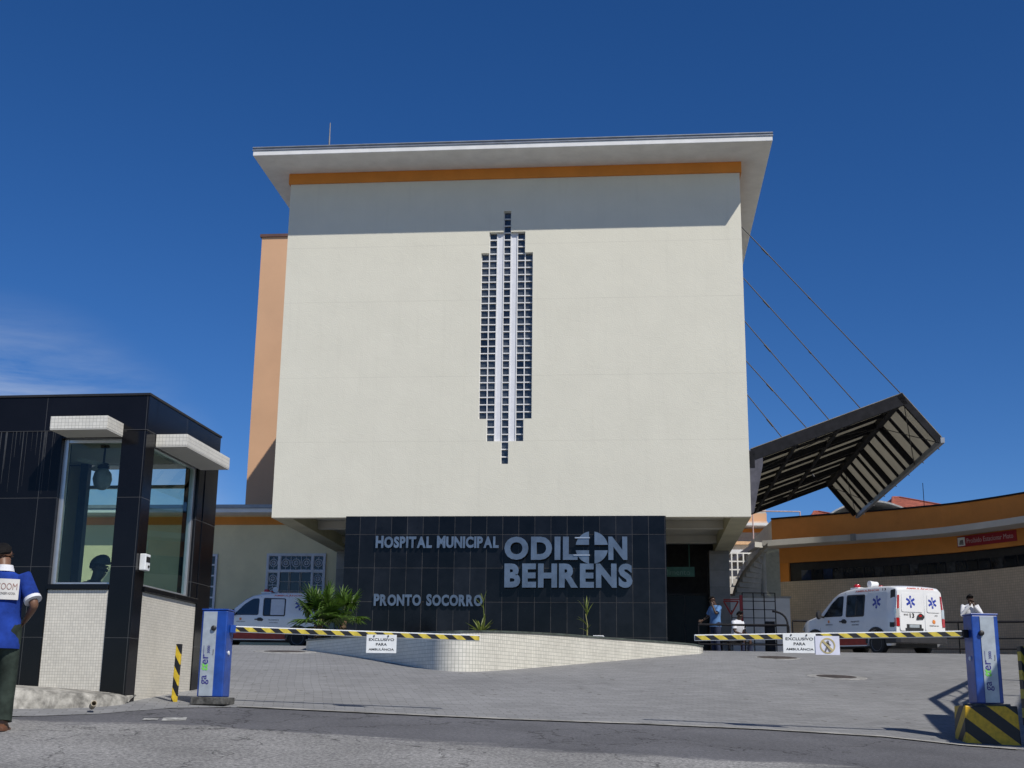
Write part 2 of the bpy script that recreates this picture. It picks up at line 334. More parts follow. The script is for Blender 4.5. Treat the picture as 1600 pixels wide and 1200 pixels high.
def place_text(s, name, m, parent, x, y, z, w=None, h=None, depth=.01, bold=0., M=None, align='l', shear=0):
    """one mesh of lettering: left/bottom at x,z on the plane y (facing -Y), fitted to width w and/or cap height h"""
    me = text_mesh(s, bold, .5)
    xs = [v.co.x for v in me.vertices]; ys = [v.co.y for v in me.vertices]
    x0, x1, y0, y1 = min(xs), max(xs), min(ys), max(ys)
    sx = w/(x1-x0) if w else None; sy = h/(y1-y0) if h else None
    sx = sx or sy; sy = sy or sx
    ox = {'l': 0, 'c': -.5*(x1-x0)*sx, 'r': -(x1-x0)*sx}[align]
    for v in me.vertices:
        a, b, c = (v.co.x-x0)*sx + ox, (v.co.y-y0)*sy, (v.co.z+.5)*depth
        p = Vector((x+a+shear*b, y-c, z+b))
        v.co = M @ p if M is not None else p
    me.materials.clear(); me.materials.append(m); me.name = name
    o = bpy.data.objects.new(name, me); C.objects.link(o); o.parent = parent
    return o
def big_letters(s, parent, x0, x1, z0, z1, y, depth, m, bold=.03, first=1.0, gap=.10, space=.45):
    """each raised letter is a mesh of its own; caps of words a little taller"""
    items = []; x = 0; start = True
    for ch in s:
        if ch == ' ': x += space; start = True; continue
        me = text_mesh(ch, bold, .5); xs = [v.co.x for v in me.vertices]; ys = [v.co.y for v in me.vertices]
        k = first if start else 1.0; start = False
        items.append((ch, me, x, min(xs), min(ys), max(ys), k)); x += (max(xs)-min(xs))*k + gap
    tot = x-gap; sx = (x1-x0)/tot
    for ch, me, px, mx0, my0, my1, k in items:
        sy = (z1-z0)/(my1-my0)*(k/first)
        for v in me.vertices:
            v.co = Vector((x0+(px+(v.co.x-mx0)*k)*sx, y-(v.co.z+.5)*depth, z0+(v.co.y-my0)*sy))
        me.materials.clear(); me.materials.append(m); me.name = 'letter'
        o = bpy.data.objects.new('letter', me); C.objects.link(o); o.parent = parent
# ================================================================== GROUND
def grid_sheet(name, m, xs, ys, dz, mask=None, edge=None):
    mb = MB(); pts = []
    for y in ys:
        row = []
        for x in xs:
            yy = y if edge is None else edge(x, y)
            row.append((x, yy, T(x, yy)+dz))
        pts.append(row)
    for j in range(len(ys)-1):
        for i in range(len(xs)-1):
            mb.face((pts[j][i], pts[j][i+1], pts[j+1][i+1], pts[j+1][i]))
    return mb.build(name, m, smooth=True, recalc=False, merge=True)
def frange(a, b, s):
    n = max(1, int(round((b-a)/s))); return [a+(b-a)*k/n for k in range(n+1)]
# far ground
M_GROUND = mat('dusty_ground', (.22, .20, .17), .95, var=.2, scale=.4, bump=.3, bscale=6)
g = grid_sheet('ground', M_GROUND, [-3000, -800, -200]+frange(-60, 60, 6)+[200, 800, 3000], [-390, -150]+frange(-60, 80, 4)+[150, 400, 1200, 3000], -.10)
struct(g)
# kerb line between the asphalt and the paved drive, read along the photograph's edge
EDGE = [gat(px, py) for px, py in ((0, 1121), (140, 1117), (255, 1107), (370, 1105), (600, 1116), (800, 1125), (1000, 1132), (1200, 1141), (1380, 1152), (1500, 1165), (1590, 1172))]
EX = [(p.x, p.y) for p in EDGE]
def edge_y(x):
    if x <= EX[0][0]: return EX[0][1]
    for (a, ya), (b, yb) in zip(EX, EX[1:]):
        if x <= b: return ya+(yb-ya)*(x-a)/(b-a)
    return EX[-1][1]
def asphalt():
    m = bpy.data.materials.new('asphalt'); m.use_nodes = True; n, l, b = nodes(m)
    t = n.new('ShaderNodeTexCoord'); s = n.new('ShaderNodeSeparateXYZ'); l(t.outputs['Object'], s.inputs[0])
    z = n.new('ShaderNodeTexNoise'); z.inputs['Scale'].default_value = .75; z.inputs['Detail'].default_value = 6; z.inputs['Roughness'].default_value = .6; z.inputs['Distortion'].default_value = .7
    mpz = n.new('ShaderNodeMapping'); mpz.inputs['Scale'].default_value = (.55, 1.6, 1); l(t.outputs['Object'], mpz.inputs[0]); l(mpz.outputs[0], z.inputs['Vector'])
    # newer dark strip along the drive, older pale chip seal nearer
    d = math_node(n, l, 'ADD', s.outputs[1], math_node(n, l, 'MULTIPLY', z.outputs['Fac'], 2.6))
    d = math_node(n, l, 'ADD', d, math_node(n, l, 'MULTIPLY', s.outputs[0], .10))
    mr = n.new('ShaderNodeMapRange'); mr.inputs['From Min'].default_value = 13.05; mr.inputs['From Max'].default_value = 13.3; l(d, mr.inputs['Value'])
    sp = n.new('ShaderNodeTexVoronoi'); sp.inputs['Scale'].default_value = 60; l(t.outputs['Object'], sp.inputs['Vector'])
    sp2 = n.new('ShaderNodeTexNoise'); sp2.inputs['Scale'].default_value = 34; sp2.inputs['Detail'].default_value = 6; sp2.inputs['Roughness'].default_value = .75; l(t.outputs['Object'], sp2.inputs['Vector'])
    pale = n.new('ShaderNodeValToRGB'); pale.color_ramp.elements[0].color = (.105, .105, .108, 1); pale.color_ramp.elements[1].color = (.39, .385, .37, 1); pale.color_ramp.elements[0].position = .36; pale.color_ramp.elements[1].position = .66
    dark = n.new('ShaderNodeValToRGB'); dark.color_ramp.elements[0].color = (.085, .086, .094, 1); dark.color_ramp.elements[1].color = (.165, .165, .175, 1); dark.color_ramp.elements[0].position = .36; dark.color_ramp.elements[1].position = .68
    l(sp2.outputs['Fac'], pale.inputs[0]); l(sp2.outputs['Fac'], dark.inputs[0])
    mxx = n.new('ShaderNodeMixRGB'); l(mr.outputs[0], mxx.inputs[0]); l(pale.outputs[0], mxx.inputs[1]); l(dark.outputs[0], mxx.inputs[2])
    # long thin cracks
    ck = n.new('ShaderNodeTexVoronoi'); ck.feature = 'DISTANCE_TO_EDGE'; ck.inputs['Scale'].default_value = .55
    dn = n.new('ShaderNodeTexNoise'); dn.inputs['Scale'].default_value = 2.5; dn.inputs['Detail'].default_value = 5; l(t.outputs['Object'], dn.inputs['Vector'])
    av = n.new('ShaderNodeVectorMath'); av.operation = 'ADD'; l(t.outputs['Object'], av.inputs[0]); l(dn.outputs['Color'], av.inputs[1]); l(av.outputs[0], ck.inputs['Vector'])
    ckm = math_node(n, l, 'LESS_THAN', ck.outputs['Distance'], .006)
    big = n.new('ShaderNodeTexNoise'); big.inputs['Scale'].default_value = .9; big.inputs['Detail'].default_value = 4; l(t.outputs['Object'], big.inputs['Vector'])
    mb_ = n.new('ShaderNodeMapRange'); mb_.inputs['From Min'].default_value = .3; mb_.inputs['From Max'].default_value = .7; mb_.inputs['To Min'].default_value = .78; mb_.inputs['To Max'].default_value = 1.12; l(big.outputs['Fac'], mb_.inputs['Value'])
    mm = n.new('ShaderNodeMixRGB'); mm.blend_type = 'MULTIPLY'; mm.inputs[0].default_value = 1; l(mxx.outputs[0], mm.inputs[1]); l(mb_.outputs[0], mm.inputs[2])
    m2 = n.new('ShaderNodeMixRGB'); l(math_node(n, l, 'MULTIPLY', ckm, .6), m2.inputs[0]); l(mm.outputs[0], m2.inputs[1]); m2.inputs[2].default_value = (.02, .02, .02, 1)
    l(m2.outputs[0], b.inputs['Base Color']); b.inputs['Roughness'].default_value = .9; b.inputs['Specular IOR Level'].default_value = .25
    bp = n.new('ShaderNodeBump'); bp.inputs['Strength'].default_value = .7; bp.inputs['Distance'].default_value = .012; l(sp2.outputs['Fac'], bp.inputs['Height']); l(bp.outputs[0], b.inputs['Normal'])
    return m
def paving():
    m = bpy.data.materials.new('grey_pavers'); m.use_nodes = True; n, l, b = nodes(m)
    t = n.new('ShaderNodeTexCoord'); mp = n.new('ShaderNodeMapping'); mp.inputs['Rotation'].default_value = (0, 0, math.radians(-9))
    dn = n.new('ShaderNodeTexNoise'); dn.inputs['Scale'].default_value = .8; dn.inputs['Detail'].default_value = 3; l(t.outputs['Object'], dn.inputs['Vector'])
    sc = n.new('ShaderNodeVectorMath'); sc.operation = 'SCALE'; sc.inputs[3].default_value = .10; l(dn.outputs['Color'], sc.inputs[0])
    av = n.new('ShaderNodeVectorMath'); av.operation = 'ADD'; l(t.outputs['Object'], av.inputs[0]); l(sc.outputs[0], av.inputs[1]); l(av.outputs[0], mp.inputs[0])
    br = n.new('ShaderNodeTexBrick'); br.inputs['Scale'].default_value = 1; br.inputs['Brick Width'].default_value = .22; br.inputs['Row Height'].default_value = .115; br.inputs['Mortar Size'].default_value = .006; br.inputs['Mortar Smooth'].default_value = .3; br.offset = .5; br.inputs['Bias'].default_value = 0
    br.inputs['Color1'].default_value = (.205, .207, .209, 1); br.inputs['Color2'].default_value = (.26, .262, .264, 1); br.inputs['Mortar'].default_value = (.16, .16, .158, 1); l(mp.outputs[0], br.inputs['Vector'])
    # dirt-filled holes at some paver corners
    spn = n.new('ShaderNodeTexNoise'); spn.inputs['Scale'].default_value = 2.1; spn.inputs['Detail'].default_value = 5; spn.inputs['Roughness'].default_value = .8; l(t.outputs['Object'], spn.inputs['Vector'])
    v = n.new('ShaderNodeTexVoronoi'); v.inputs['Scale'].default_value = 3.5; v.inputs['Randomness'].default_value = .55
    mv = n.new('ShaderNodeMapping'); mv.inputs['Scale'].default_value = (1, .72, 1); l(mp.outputs[0], mv.inputs[0]); l(mv.outputs[0], v.inputs['Vector'])
    hole = math_node(n, l, 'LESS_THAN', v.outputs['Distance'], math_node(n, l, 'MULTIPLY', math_node(n, l, 'SUBTRACT', spn.outputs['Fac'], .36), .66))
    big = n.new('ShaderNodeTexNoise'); big.inputs['Scale'].default_value = .38; big.inputs['Detail'].default_value = 6; big.inputs['Roughness'].default_value = .6; l(t.outputs['Object'], big.inputs['Vector'])
    mr = n.new('ShaderNodeMapRange'); mr.inputs['From Min'].default_value = .3; mr.inputs['From Max'].default_value = .7; mr.inputs['To Min'].default_value = .86; mr.inputs['To Max'].default_value = 1.1; l(big.outputs['Fac'], mr.inputs['Value'])
    mm = n.new('ShaderNodeMixRGB'); mm.blend_type = 'MULTIPLY'; mm.inputs[0].default_value = 1; l(br.outputs['Color'], mm.inputs[1]); l(mr.outputs[0], mm.inputs[2])
    m2 = n.new('ShaderNodeMixRGB'); l(math_node(n, l, 'MULTIPLY', hole, .7), m2.inputs[0]); l(mm.outputs[0], m2.inputs[1]); m2.inputs[2].default_value = (.075, .072, .062, 1)
    sn = n.new('ShaderNodeTexNoise'); sn.inputs['Scale'].default_value = .55; sn.inputs['Detail'].default_value = 7; sn.inputs['Roughness'].default_value = .7; sn.inputs['Distortion'].default_value = .6
    ms = n.new('ShaderNodeMapping'); ms.inputs['Scale'].default_value = (1.6, .55, 1); ms.inputs['Rotation'].default_value = (0, 0, .5); l(t.outputs['Object'], ms.inputs[0]); l(ms.outputs[0], sn.inputs['Vector'])
    sr = n.new('ShaderNodeMapRange'); sr.inputs['From Min'].default_value = .60; sr.inputs['From Max'].default_value = .80; sr.inputs['To Min'].default_value = 0; sr.inputs['To Max'].default_value = .6; l(sn.outputs['Fac'], sr.inputs['Value'])
    m3 = n.new('ShaderNodeMixRGB'); l(sr.outputs[0], m3.inputs[0]); l(m2.outputs[0], m3.inputs[1]); m3.inputs[2].default_value = (.11, .11, .108, 1)
    l(m3.outputs[0], b.inputs['Base Color']); b.inputs['Roughness'].default_value = .92; b.inputs['Specular IOR Level'].default_value = .25
    sp2 = n.new('ShaderNodeTexNoise'); sp2.inputs['Scale'].default_value = 30; sp2.inputs['Detail'].default_value = 5; l(t.outputs['Object'], sp2.inputs['Vector'])
    h = math_node(n, l, 'SUBTRACT', math_node(n, l, 'MULTIPLY', sp2.outputs['Fac'], .4), math_node(n, l, 'MULTIPLY', br.outputs['Fac'], .8))
    bp = n.new('ShaderNodeBump'); bp.inputs['Strength'].default_value = .6; bp.inputs['Distance'].default_value = .01; l(h, bp.inputs['Height']); l(bp.outputs[0], b.inputs['Normal'])
    return m
M_ASPH = asphalt(); M_PAVE = paving()
def road_edge(x, y): return -45 + (y+45)*(edge_y(x)+45)/(60)
xs = frange(-60, -8, 4)+frange(-8, 8, .4)[1:]+frange(8, 60, 4)[1:]
mb = MB(); ts = [0, .3, .6, .75, .82, .86, .88, .9, .92, .94, .96, .98, 1.0]
struct(grid_sheet('road', M_ASPH, xs, ts, 0, edge=lambda x, t: -45+t*(edge_y(x)+45)))
xs = frange(-34, -8, 2)+frange(-8, 16, .5)[1:]+frange(16, 40, 2)[1:]
struct(grid_sheet('paved_drive', M_PAVE, xs, [k/60 for k in range(61)], .004, edge=lambda x, t: edge_y(x)+t*(64-edge_y(x))))
# narrow concrete strip along the drive's edge
mb = MB(); q = [Vector(p) for p in EDGE[3:]]
for a, b in zip(q, q[1:]):
    f = lambda p, d: (p.x, p.y+d, T(p.x, p.y+d)+.012)
    mb.face((f(a, -.04), f(b, -.04), f(b, .06), f(a, .06)))
struct(mb.build('kerb_strip', mat('pale_kerb_concrete', (.36, .35, .32), .9, var=.3, scale=3), recalc=False))
# worn white paint left of the gate
mb = MB()
for (x0, y0, x1, y1) in ((222, 1126, 246, 1123), (252, 1127, 290, 1122)):
    c = [gat(x0, y0), gat(x1, y0-.5), gat(x1+2, y1), gat(x0+3, y1+.5)]
    mb.face([(p.x, p.y, T(p.x, p.y)+.006) for p in c])
struct(mb.build('road_marking', mat('worn_white_paint', (.42, .42, .40), .8, var=.35, scale=12), recalc=False))

# ================================================================== MAIN BUILDING
BZ = EYE+2.05
hosp = thing('hospital_building', 'large cream block on a black granite base, with stepped glass block strip', 'building', (0, 40, BZ), YW)
UL, UR, ZB, ZT_, DEP = -7.65, 7.45, 3.825, 15.60, 15.7
# glass block strip: five columns of blocks with two white strips, stepped ends
UC, CW, ROW, RZ0 = -.215, .255, .2443, 14.07         # centre, block pitch, row pitch, top of row 0
NR = 35
cols = [(UC-.855, UC-.595, 6, 29), (UC-.595, UC-.335, 3, 32), (UC-.12, UC+.12, 0, 35), (UC+.335, UC+.595, 3, 32), (UC+.595, UC+.855, 6, 29)]
strips = [(UC-.335, UC-.12), (UC+.12, UC+.335)]
zr = lambda k: RZ0 - k*ROW
def hole_half(k):                                     # half width of the opening in row k
    return .12 if (k < 3 or k >= 32) else (.595 if (k < 6 or k >= 29) else .855)
mb = MB(); SK = .17                                   # front skin
bands = [(zr(0), ZT_, None), (zr(3), zr(0), .12), (zr(6), zr(3), .595), (zr(29), zr(6), .855), (zr(32), zr(29), .595), (zr(35), zr(32), .12), (ZB, zr(35), None)]
def fq(u0, u1, z0, z1, y=0): mb.face(((u0, y, z0), (u1, y, z0), (u1, y, z1), (u0, y, z1)))
for z0, z1, h in bands:
    if h is None: fq(UL, UR, z0, z1)
    else: fq(UL, UC-h, z0, z1); fq(UC+h, UR, z0, z1)
    if h:
        for u in (UC-h, UC+h): mb.face(((u, 0, z0), (u, SK, z0), (u, SK, z1), (u, 0, z1)))
for za, ha, hb in ((zr(0), 0, .12), (zr(3), .12, .595), (zr(6), .595, .855), (zr(29), .855, .595), (zr(32), .595, .12), (zr(35), .12, 0)):
    lo, hi = min(ha, hb), max(ha, hb)
    for sg in (-1, 1):
        mb.face(((UC+sg*lo, 0, za), (UC+sg*hi, 0, za), (UC+sg*hi, SK, za), (UC+sg*lo, SK, za)))
# sides, back, underside lip
mb.face(((UL, 0, ZB), (UL, DEP, ZB), (UL, DEP, ZT_), (UL, 0, ZT_))); mb.face(((UR, 0, ZB), (UR, DEP, ZB), (UR, DEP, ZT_), (UR, 0, ZT_)))
mb.face(((UL, DEP, ZB), (UR, DEP, ZB), (UR, DEP, ZT_), (UL, DEP, ZT_)))
mb.face(((UL, 0, ZB), (UR, 0, ZB), (UR, .3, ZB), (UL, .3, ZB))); mb.face(((UL, .3, ZB), (UR, .3, ZB), (UR, .3, ZB+.45), (UL, .3, ZB+.45)))
mb.build('front_wall', M_STUC, hosp, recalc=False, merge=False)
win = MB(); win.box(UC-.9, UC+.9, SK+.012, SK+.06, zr(35)-.05, zr(0)+.05)
gw = win.build('glass_block_window', mat('unlit_window_back', (.012, .014, .018), .6), hosp)
M_BLOCK = mat('glass_block', (.052, .060, .068), .10, var=.6, scale=.9, spec=.8, bump=.25, bscale=9)
bl = MB(); mu_ = MB()
for (u0, u1, k0, k1) in cols:
    for k in range(k0, k1):
        dz = random.uniform(-.004, .004)
        bl.prism([(u0+.018, SK-.012+dz*.3, zr(k+1)+.018), (u1-.018, SK-.012-dz*.3, zr(k+1)+.018), (u1-.018, SK-.012-dz, zr(k)-.018), (u0+.018, SK-.012+dz, zr(k)-.018)], (0, .03, 0))
    for k in range(k0, k1+1):
        mu_.box(u0, u1, SK-.075, SK+.010, zr(k)-.016, zr(k)+.016)
edges_u = [(UC-.855, 6, 29), (UC-.595, 3, 32), (UC-.335, 3, 32), (UC-.12, 0, 35), (UC+.12, 0, 35), (UC+.335, 3, 32), (UC+.595, 3, 32), (UC+.855, 6, 29)]
for u, k0, k1 in edges_u:
    d = .0155; mu_.box(u-d, u+d, SK-.0765, SK+.011, zr(k1)+.002, zr(k0)-.002)
struct(bl.build('glass_block', M_BLOCK, gw), 'stuff'); mu_.build('block_joint', mat('white_joint', (.72, .72, .72), .7, var=.05, scale=5), gw)
for u0, u1 in strips:
    s_ = MB(); s_.box(u0+.016, u1-.016, SK-.05, SK+.009, zr(32), zr(3)); s_.build('white_strip', mat('white_strip_paint', (.68, .69, .73), .75, var=.03), gw)
# roof: slab with fascia and grey flashing
mb = MB(); mb.box(-8.53, 8.38, -1.60, 16.1, ZT_, ZT_+.17); roof = mb.build('roof_slab', M_WHITE, hosp, bevel=.012)
mb = MB(); mb.box(-8.55, 8.40, -1.63, 16.13, ZT_+.172, ZT_+.205); mb.box(-8.50, 8.35, -1.58, 16.08, ZT_+.206, ZT_+.27); mb.box(-8.55, 8.40, -1.62, 16.1, ZT_+.272, ZT_+.30); mb.build('roof_flashing', M_GRAYROOF, roof)
# orange cornice band
mb = MB(); mb.box(UL-.06, UR+.06, -.06, -.002, ZT_-.375, ZT_-.004); mb.box(UL-.06, UL-.002, 0, DEP, ZT_-.375, ZT_-.004); mb.box(UR+.002, UR+.06, 0, DEP, ZT_-.375, ZT_-.004); mb.build('orange_cornice', M_ORANGE, hosp)
# underside: soffit, edge beams, cross beams
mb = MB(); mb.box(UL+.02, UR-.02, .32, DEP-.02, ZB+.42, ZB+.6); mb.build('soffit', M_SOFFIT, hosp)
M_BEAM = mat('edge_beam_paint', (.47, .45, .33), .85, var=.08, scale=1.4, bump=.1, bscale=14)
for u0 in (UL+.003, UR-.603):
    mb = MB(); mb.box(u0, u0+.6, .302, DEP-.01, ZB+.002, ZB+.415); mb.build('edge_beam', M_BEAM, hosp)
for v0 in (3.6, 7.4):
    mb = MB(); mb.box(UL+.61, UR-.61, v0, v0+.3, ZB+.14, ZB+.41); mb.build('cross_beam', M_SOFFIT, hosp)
# black granite base and the rooms behind it
mb = MB(); mb.box(-5.225, 4.83, -.04, .25, -.6, ZB+.03); mb.build('granite_base', M_GRANITE, hosp, bevel=.004)
mb = MB(); mb.box(-5.1, 4.7, .26, 9.2, -.7, ZB+.40); mb.build('ground_floor_wall', M_CREAM, hosp)
mb = MB(); mb.box(4.72, 6.9, 9.95, 10.1, -.6, ZB+.40); mb.build('entrance_wall', M_DARKROOM, hosp)
mb = MB(); mb.box(4.9, 6.6, 9.88, 9.94, -.35, 2.35); ent = mb.build('entrance_door', mat('dim_door_glass', (.012, .014, .015), .25, spec=.15), hosp)
mb = MB(); mb.box(5.7, 5.76, 9.84, 9.878, -.35, 2.35); mb.box(4.9, 6.6, 9.84, 9.878, 2.28, 2.36); mb.build('door_frame', M_PLASTIC, ent)
for u0 in (6.62,):
    mb = MB(); mb.box(u0, u0+.74, 8.6, 9.4, -.6, ZB+.0); mb.build('stone_column', M_STONE, hosp, bevel=.01)
mb = MB(); mb.box(-7.5, -6.9, 8.6, 9.2, -.6, ZB+.0); mb.build('stone_column', M_STONE, hosp, bevel=.01)
mb = MB(); mb.tube([(-5.33, 8.6, -.2), (-5.33, 8.6, ZB+.3)], .06, 10); mb.build('drain_pipe', M_RED, hosp)
# lightning rod
r0 = Vector(P0)+U*lb(514, 233, -1.2)[0]+V*-1.2
rod = MB(); rod.lathe([(.09, 0), (.09, .03), (.03, .04), (.026, .5), (.02, .52), (.018, .96), (.004, 1.0)], 10)
o = rod.build('lightning_rod', mat('weathered_grey_metal', (.20, .20, .21), .6, metal=.2), smooth=True, sharp=40); zt = BZ+ZT_+.301
o.location = (r0.x, r0.y, zt); tag(o, 'thin grey metal rod standing upright on the white roof edge', 'lightning rod')

# ---- lettering on the granite, each line a sign
def lsign(name, label, px0, px1, py0, py1, text, first, depth, gap, space, bold, group='metal letter signs on the black wall'):
    u0, z0 = lb(px0, py1); u1, z1 = lb(px1, py0)
    s = thing(name, label, 'sign', P0+U*0+Vector((0, 0, 0)), YW, group)
    big_letters(text, s, u0, u1, z0, z1, -.075, depth, M_LETTER, bold, first, gap, space); return s, (u0, u1, z0, z1)
lsign('lettering_sign', 'small steel letters reading HOSPITAL MUNICIPAL high on the black granite wall', 588, 780, 838, 857, 'HOSPITAL MUNICIPAL', 1.06, .06, .06, .40, .047)
lsign('lettering_sign', 'small steel letters reading PRONTO SOCORRO low on the black granite wall', 585, 755, 929, 947, 'PRONTO SOCORRO', 1.05, .06, .05, .46, .047)
s, (u0, u1, z0, z1) = lsign('lettering_sign', 'largest steel letters in two lines with a round cross emblem, on the black granite wall', 789, 903, 840, 876, 'ODIL', 1.0, .16, .09, .4, .05)
un0, zn0 = lb(951, 876); un1, zn1 = lb(980, 840)
big_letters('N', s, un0, un1, z0, z1, -.075, .16, M_LETTER, .05)
b0, bz0 = lb(789, 919); b1, bz1 = lb(988, 882)
big_letters('BEHRENS', s, b0, b1, bz0, bz1, -.075, .16, M_LETTER, .05, 1.0, .07)
cu_, cz_ = lb(925, 857); RR = .50; hw = .085
for qx, qz in ((1, 1), (-1, 1), (-1, -1), (1, -1)):           # the round emblem: a disc cut by a cross
    a0 = math.asin(hw/RR); pts = [(cu_+qx*hw, -.075, cz_+qz*hw)]
    for k in range(13):
        a = a0 + (math.pi/2-2*a0)*k/12; pts.append((cu_+qx*RR*math.cos(a), -.075, cz_+qz*RR*math.sin(a)))
    m_ = MB(); m_.prism(pts, (0, -.16, 0)); m_.build('cross_emblem', M_LETTER, s)
for zz, x0 in ((cz_+.30, -.52), (cz_-.235, -.56)):
    m_ = MB(); m_.box(cu_+x0, cu_-.06, -.262, -.25, zz-.018, zz+.018); m_.build('fixing_bar', M_ALU, s)
# green door sign under the block
u0, z0 = lb(1043, 901, 8.4); u1, z1 = lb(1085, 886, 8.4)
s = thing('door_sign', 'dim green hanging sign above the dark entrance beside the black granite wall', 'sign', P0+V*8.4, YW)
mb = MB(); mb.box(u0-1.0, u1, -.03, .03, z0, z1); mb.box(u0-.5, u0-.47, -.01, .01, z1, ZB+.41); mb.box(u1-.2, u1-.17, -.01, .01, z1, ZB+.41); mb.build('panel', M_SIGNGREEN, s)
place_text('Atendimento', 'lettering', mat('pale_green_ink', (.16, .30, .26), .6), s, u1-.16, -.031, z0+.06, h=.2, depth=.004, align='r')

# ================================================================== RIGHT-HAND STEEL CANOPY
can = thing('entrance_canopy', 'bent steel canopy hung by thin cables from the right side of the cream block', 'canopy', P0, YW)
A_, Tt, Rr_ = (7.50, 8.03-2.05), (12.24, 9.78-2.05), (13.36, 8.35-2.05); V0, V1 = .05, 15.9
def seg(mb, a, b, v, wv, h, drop=0):
    """beam along the section a-b (u,z), width wv in depth, height h below the line"""
    ax, az = a; bx, bz = b; d = Vector((bx-ax, 0, bz-az)).normalized(); nrm = Vector((d.z, 0, -d.x))
    if nrm.z > 0: nrm = -nrm
    p = [Vector((ax, v, az))+nrm*drop, Vector((bx, v, bz))+nrm*drop, Vector((bx, v, bz))+nrm*(drop+h), Vector((ax, v, az))+nrm*(drop+h)]
    mb.prism(p, (0, wv, 0))
N_F = 4
for i in range(N_F+1):
    v = V0 + (V1-V0-.14)*i/N_F
    mb = MB(); h = .36 if i == 0 else .20
    seg(mb, A_, Tt, v, .14, h, .032); seg(mb, Tt, Rr_, v, .14, .2, .032); mb.build('main_rafter', M_STEEL, can)
    if i == N_F: break
    for j in (1, 2):
        vv = v + (V1-V0)/N_F*j/3
        mb = MB(); seg(mb, A_, Tt, vv+.02, .08, .10, .032); seg(mb, Tt, Rr_, vv+.02, .07, .10, .032); mb.build('rafter', M_STEEL, can)
def lerp2(a, b, t): return (a[0]+(b[0]-a[0])*t, a[1]+(b[1]-a[1])*t)
for p, hh in ((lerp2(A_, Tt, .33), .24), (lerp2(A_, Tt, .62), .24)):
    mb = MB(); mb.box(p[0]-.05, p[0]+.05, V0+.15, V1-.15, p[1]-.25, p[1]-.14); mb.build('purlin', M_STEEL, can)
mb = MB(); mb.box(Tt[0]-.16, Tt[0]+.05, V0+.142, V1-.142, Tt[1]-.30, Tt[1]-.06); mb.build('ridge_beam', M_STEEL, can)
mb = MB(); mb.box(Rr_[0]-.07, Rr_[0]+.05, V0-.05, V1+.05, Rr_[1]-.20, Rr_[1]-.035); mb.build('edge_gutter', M_GRAYROOF, can)
mb = MB(); mb.box(A_[0]-.04, A_[0]+.12, V0, V1, A_[1]-.62, A_[1]-.08); mb.build('wall_beam', M_STEEL, can)
M_SHEET = mat('weathered_translucent_sheet', (.48, .455, .40), .5, var=.22, scale=1.1, bump=.12, bscale=6)
nd, lk, bs = nodes(M_SHEET)
trl = nd.new('ShaderNodeBsdfTranslucent'); trl.inputs[0].default_value = (.50, .48, .42, 1); mxs = nd.new('ShaderNodeMixShader'); mxs.inputs[0].default_value = .55
lk(bs.outputs[0], mxs.inputs[1]); lk(trl.outputs[0], mxs.inputs[2]); lk(mxs.outputs[0], [x for x in nd if x.type == 'OUTPUT_MATERIAL'][0].inputs[0])
for i in range(N_F*3):
    va, vb = V0 + (V1-V0)*i/(N_F*3), V0 + (V1-V0)*(i+1)/(N_F*3)
    for a, b, nm in ((A_, Tt, 'roof_sheet'), (Tt, Rr_, 'outer_sheet')):
        mb = MB(); seg(mb, a, b, va+.01, vb-va-.02, .016, .006); mb.build(nm, M_SHEET, can)
for (va, vb) in ((V0+.2, V0+(V1-V0)/4-.1), (V1-(V1-V0)/4+.1, V1-.2)):
    for (a, b) in ((Tt, Rr_), (A_, Tt)):
        a2, b2 = lerp2(a, b, .06), lerp2(a, b, .94)
        for s_, e_ in ((va, vb), (vb, va)):
            mb = MB(); mb.tube([(a2[0], s_, a2[1]-.24), (b2[0], e_, b2[1]-.24)], .014, 6); mb.build('brace_rod', M_BLACK, can)
for (pu, pl) in (((1157, 352), (1408, 611)), ((1161, 432), (1345, 634)), ((1164, 500), (1296, 654)), ((1168, 562), (1261, 668)), ((1169, 615), (1222, 682))):
    zt = lb(*pu)[1]; ul, zl = lb(*pl); t = (ul-A_[0])/(Tt[0]-A_[0]); zl = A_[1]+(Tt[1]-A_[1])*t
    mb = MB(); mb.tube([(UR+.01, .12, zt), (ul, .12, zl)], .017, 6)
    d = Vector((ul-UR, 0, zl-zt)).normalized(); p = Vector((UR, .12, zt))+d*1.0
    mb.tube([p, p+d*.3], .03, 6); mb.tube([p+d*2.2, p+d*2.3], .028, 6); mb.build('stay_cable', M_BLACK, can)
mb = MB()      # wall bracket
mb.prism([(UR+.004, .06, A_[1]-.06), (UR+.42, .06, A_[1]-.02), (UR+.42, .06, A_[1]-.50), (UR+.10, .06, A_[1]-2.0), (UR+.004, .06, A_[1]-2.05)], (0, .3, 0)); mb.build('wall_bracket', mat('bracket_steel', (.09, .085, .10), .5, metal=.1, var=.15), can)
mb = MB(); mb.prism([(UR+.004, V1-.3, A_[1]-.1), (UR+.4, V1-.3, A_[1]-.1), (UR+.1, V1-.3, A_[1]-2.0), (UR+.004, V1-.3, A_[1]-2.05)], (0, .2, 0)); mb.build('wall_bracket', MATS['bracket_steel'], can)
for i in range(7):
    mb = MB(); v = V0+.9+i*2.3; mb.tube([(Rr_[0]+.03, v, Rr_[1]-.16), (Rr_[0]+.10, v, Rr_[1]-.22)], .02, 6); mb.build('gutter_clip', M_BLACK, can)

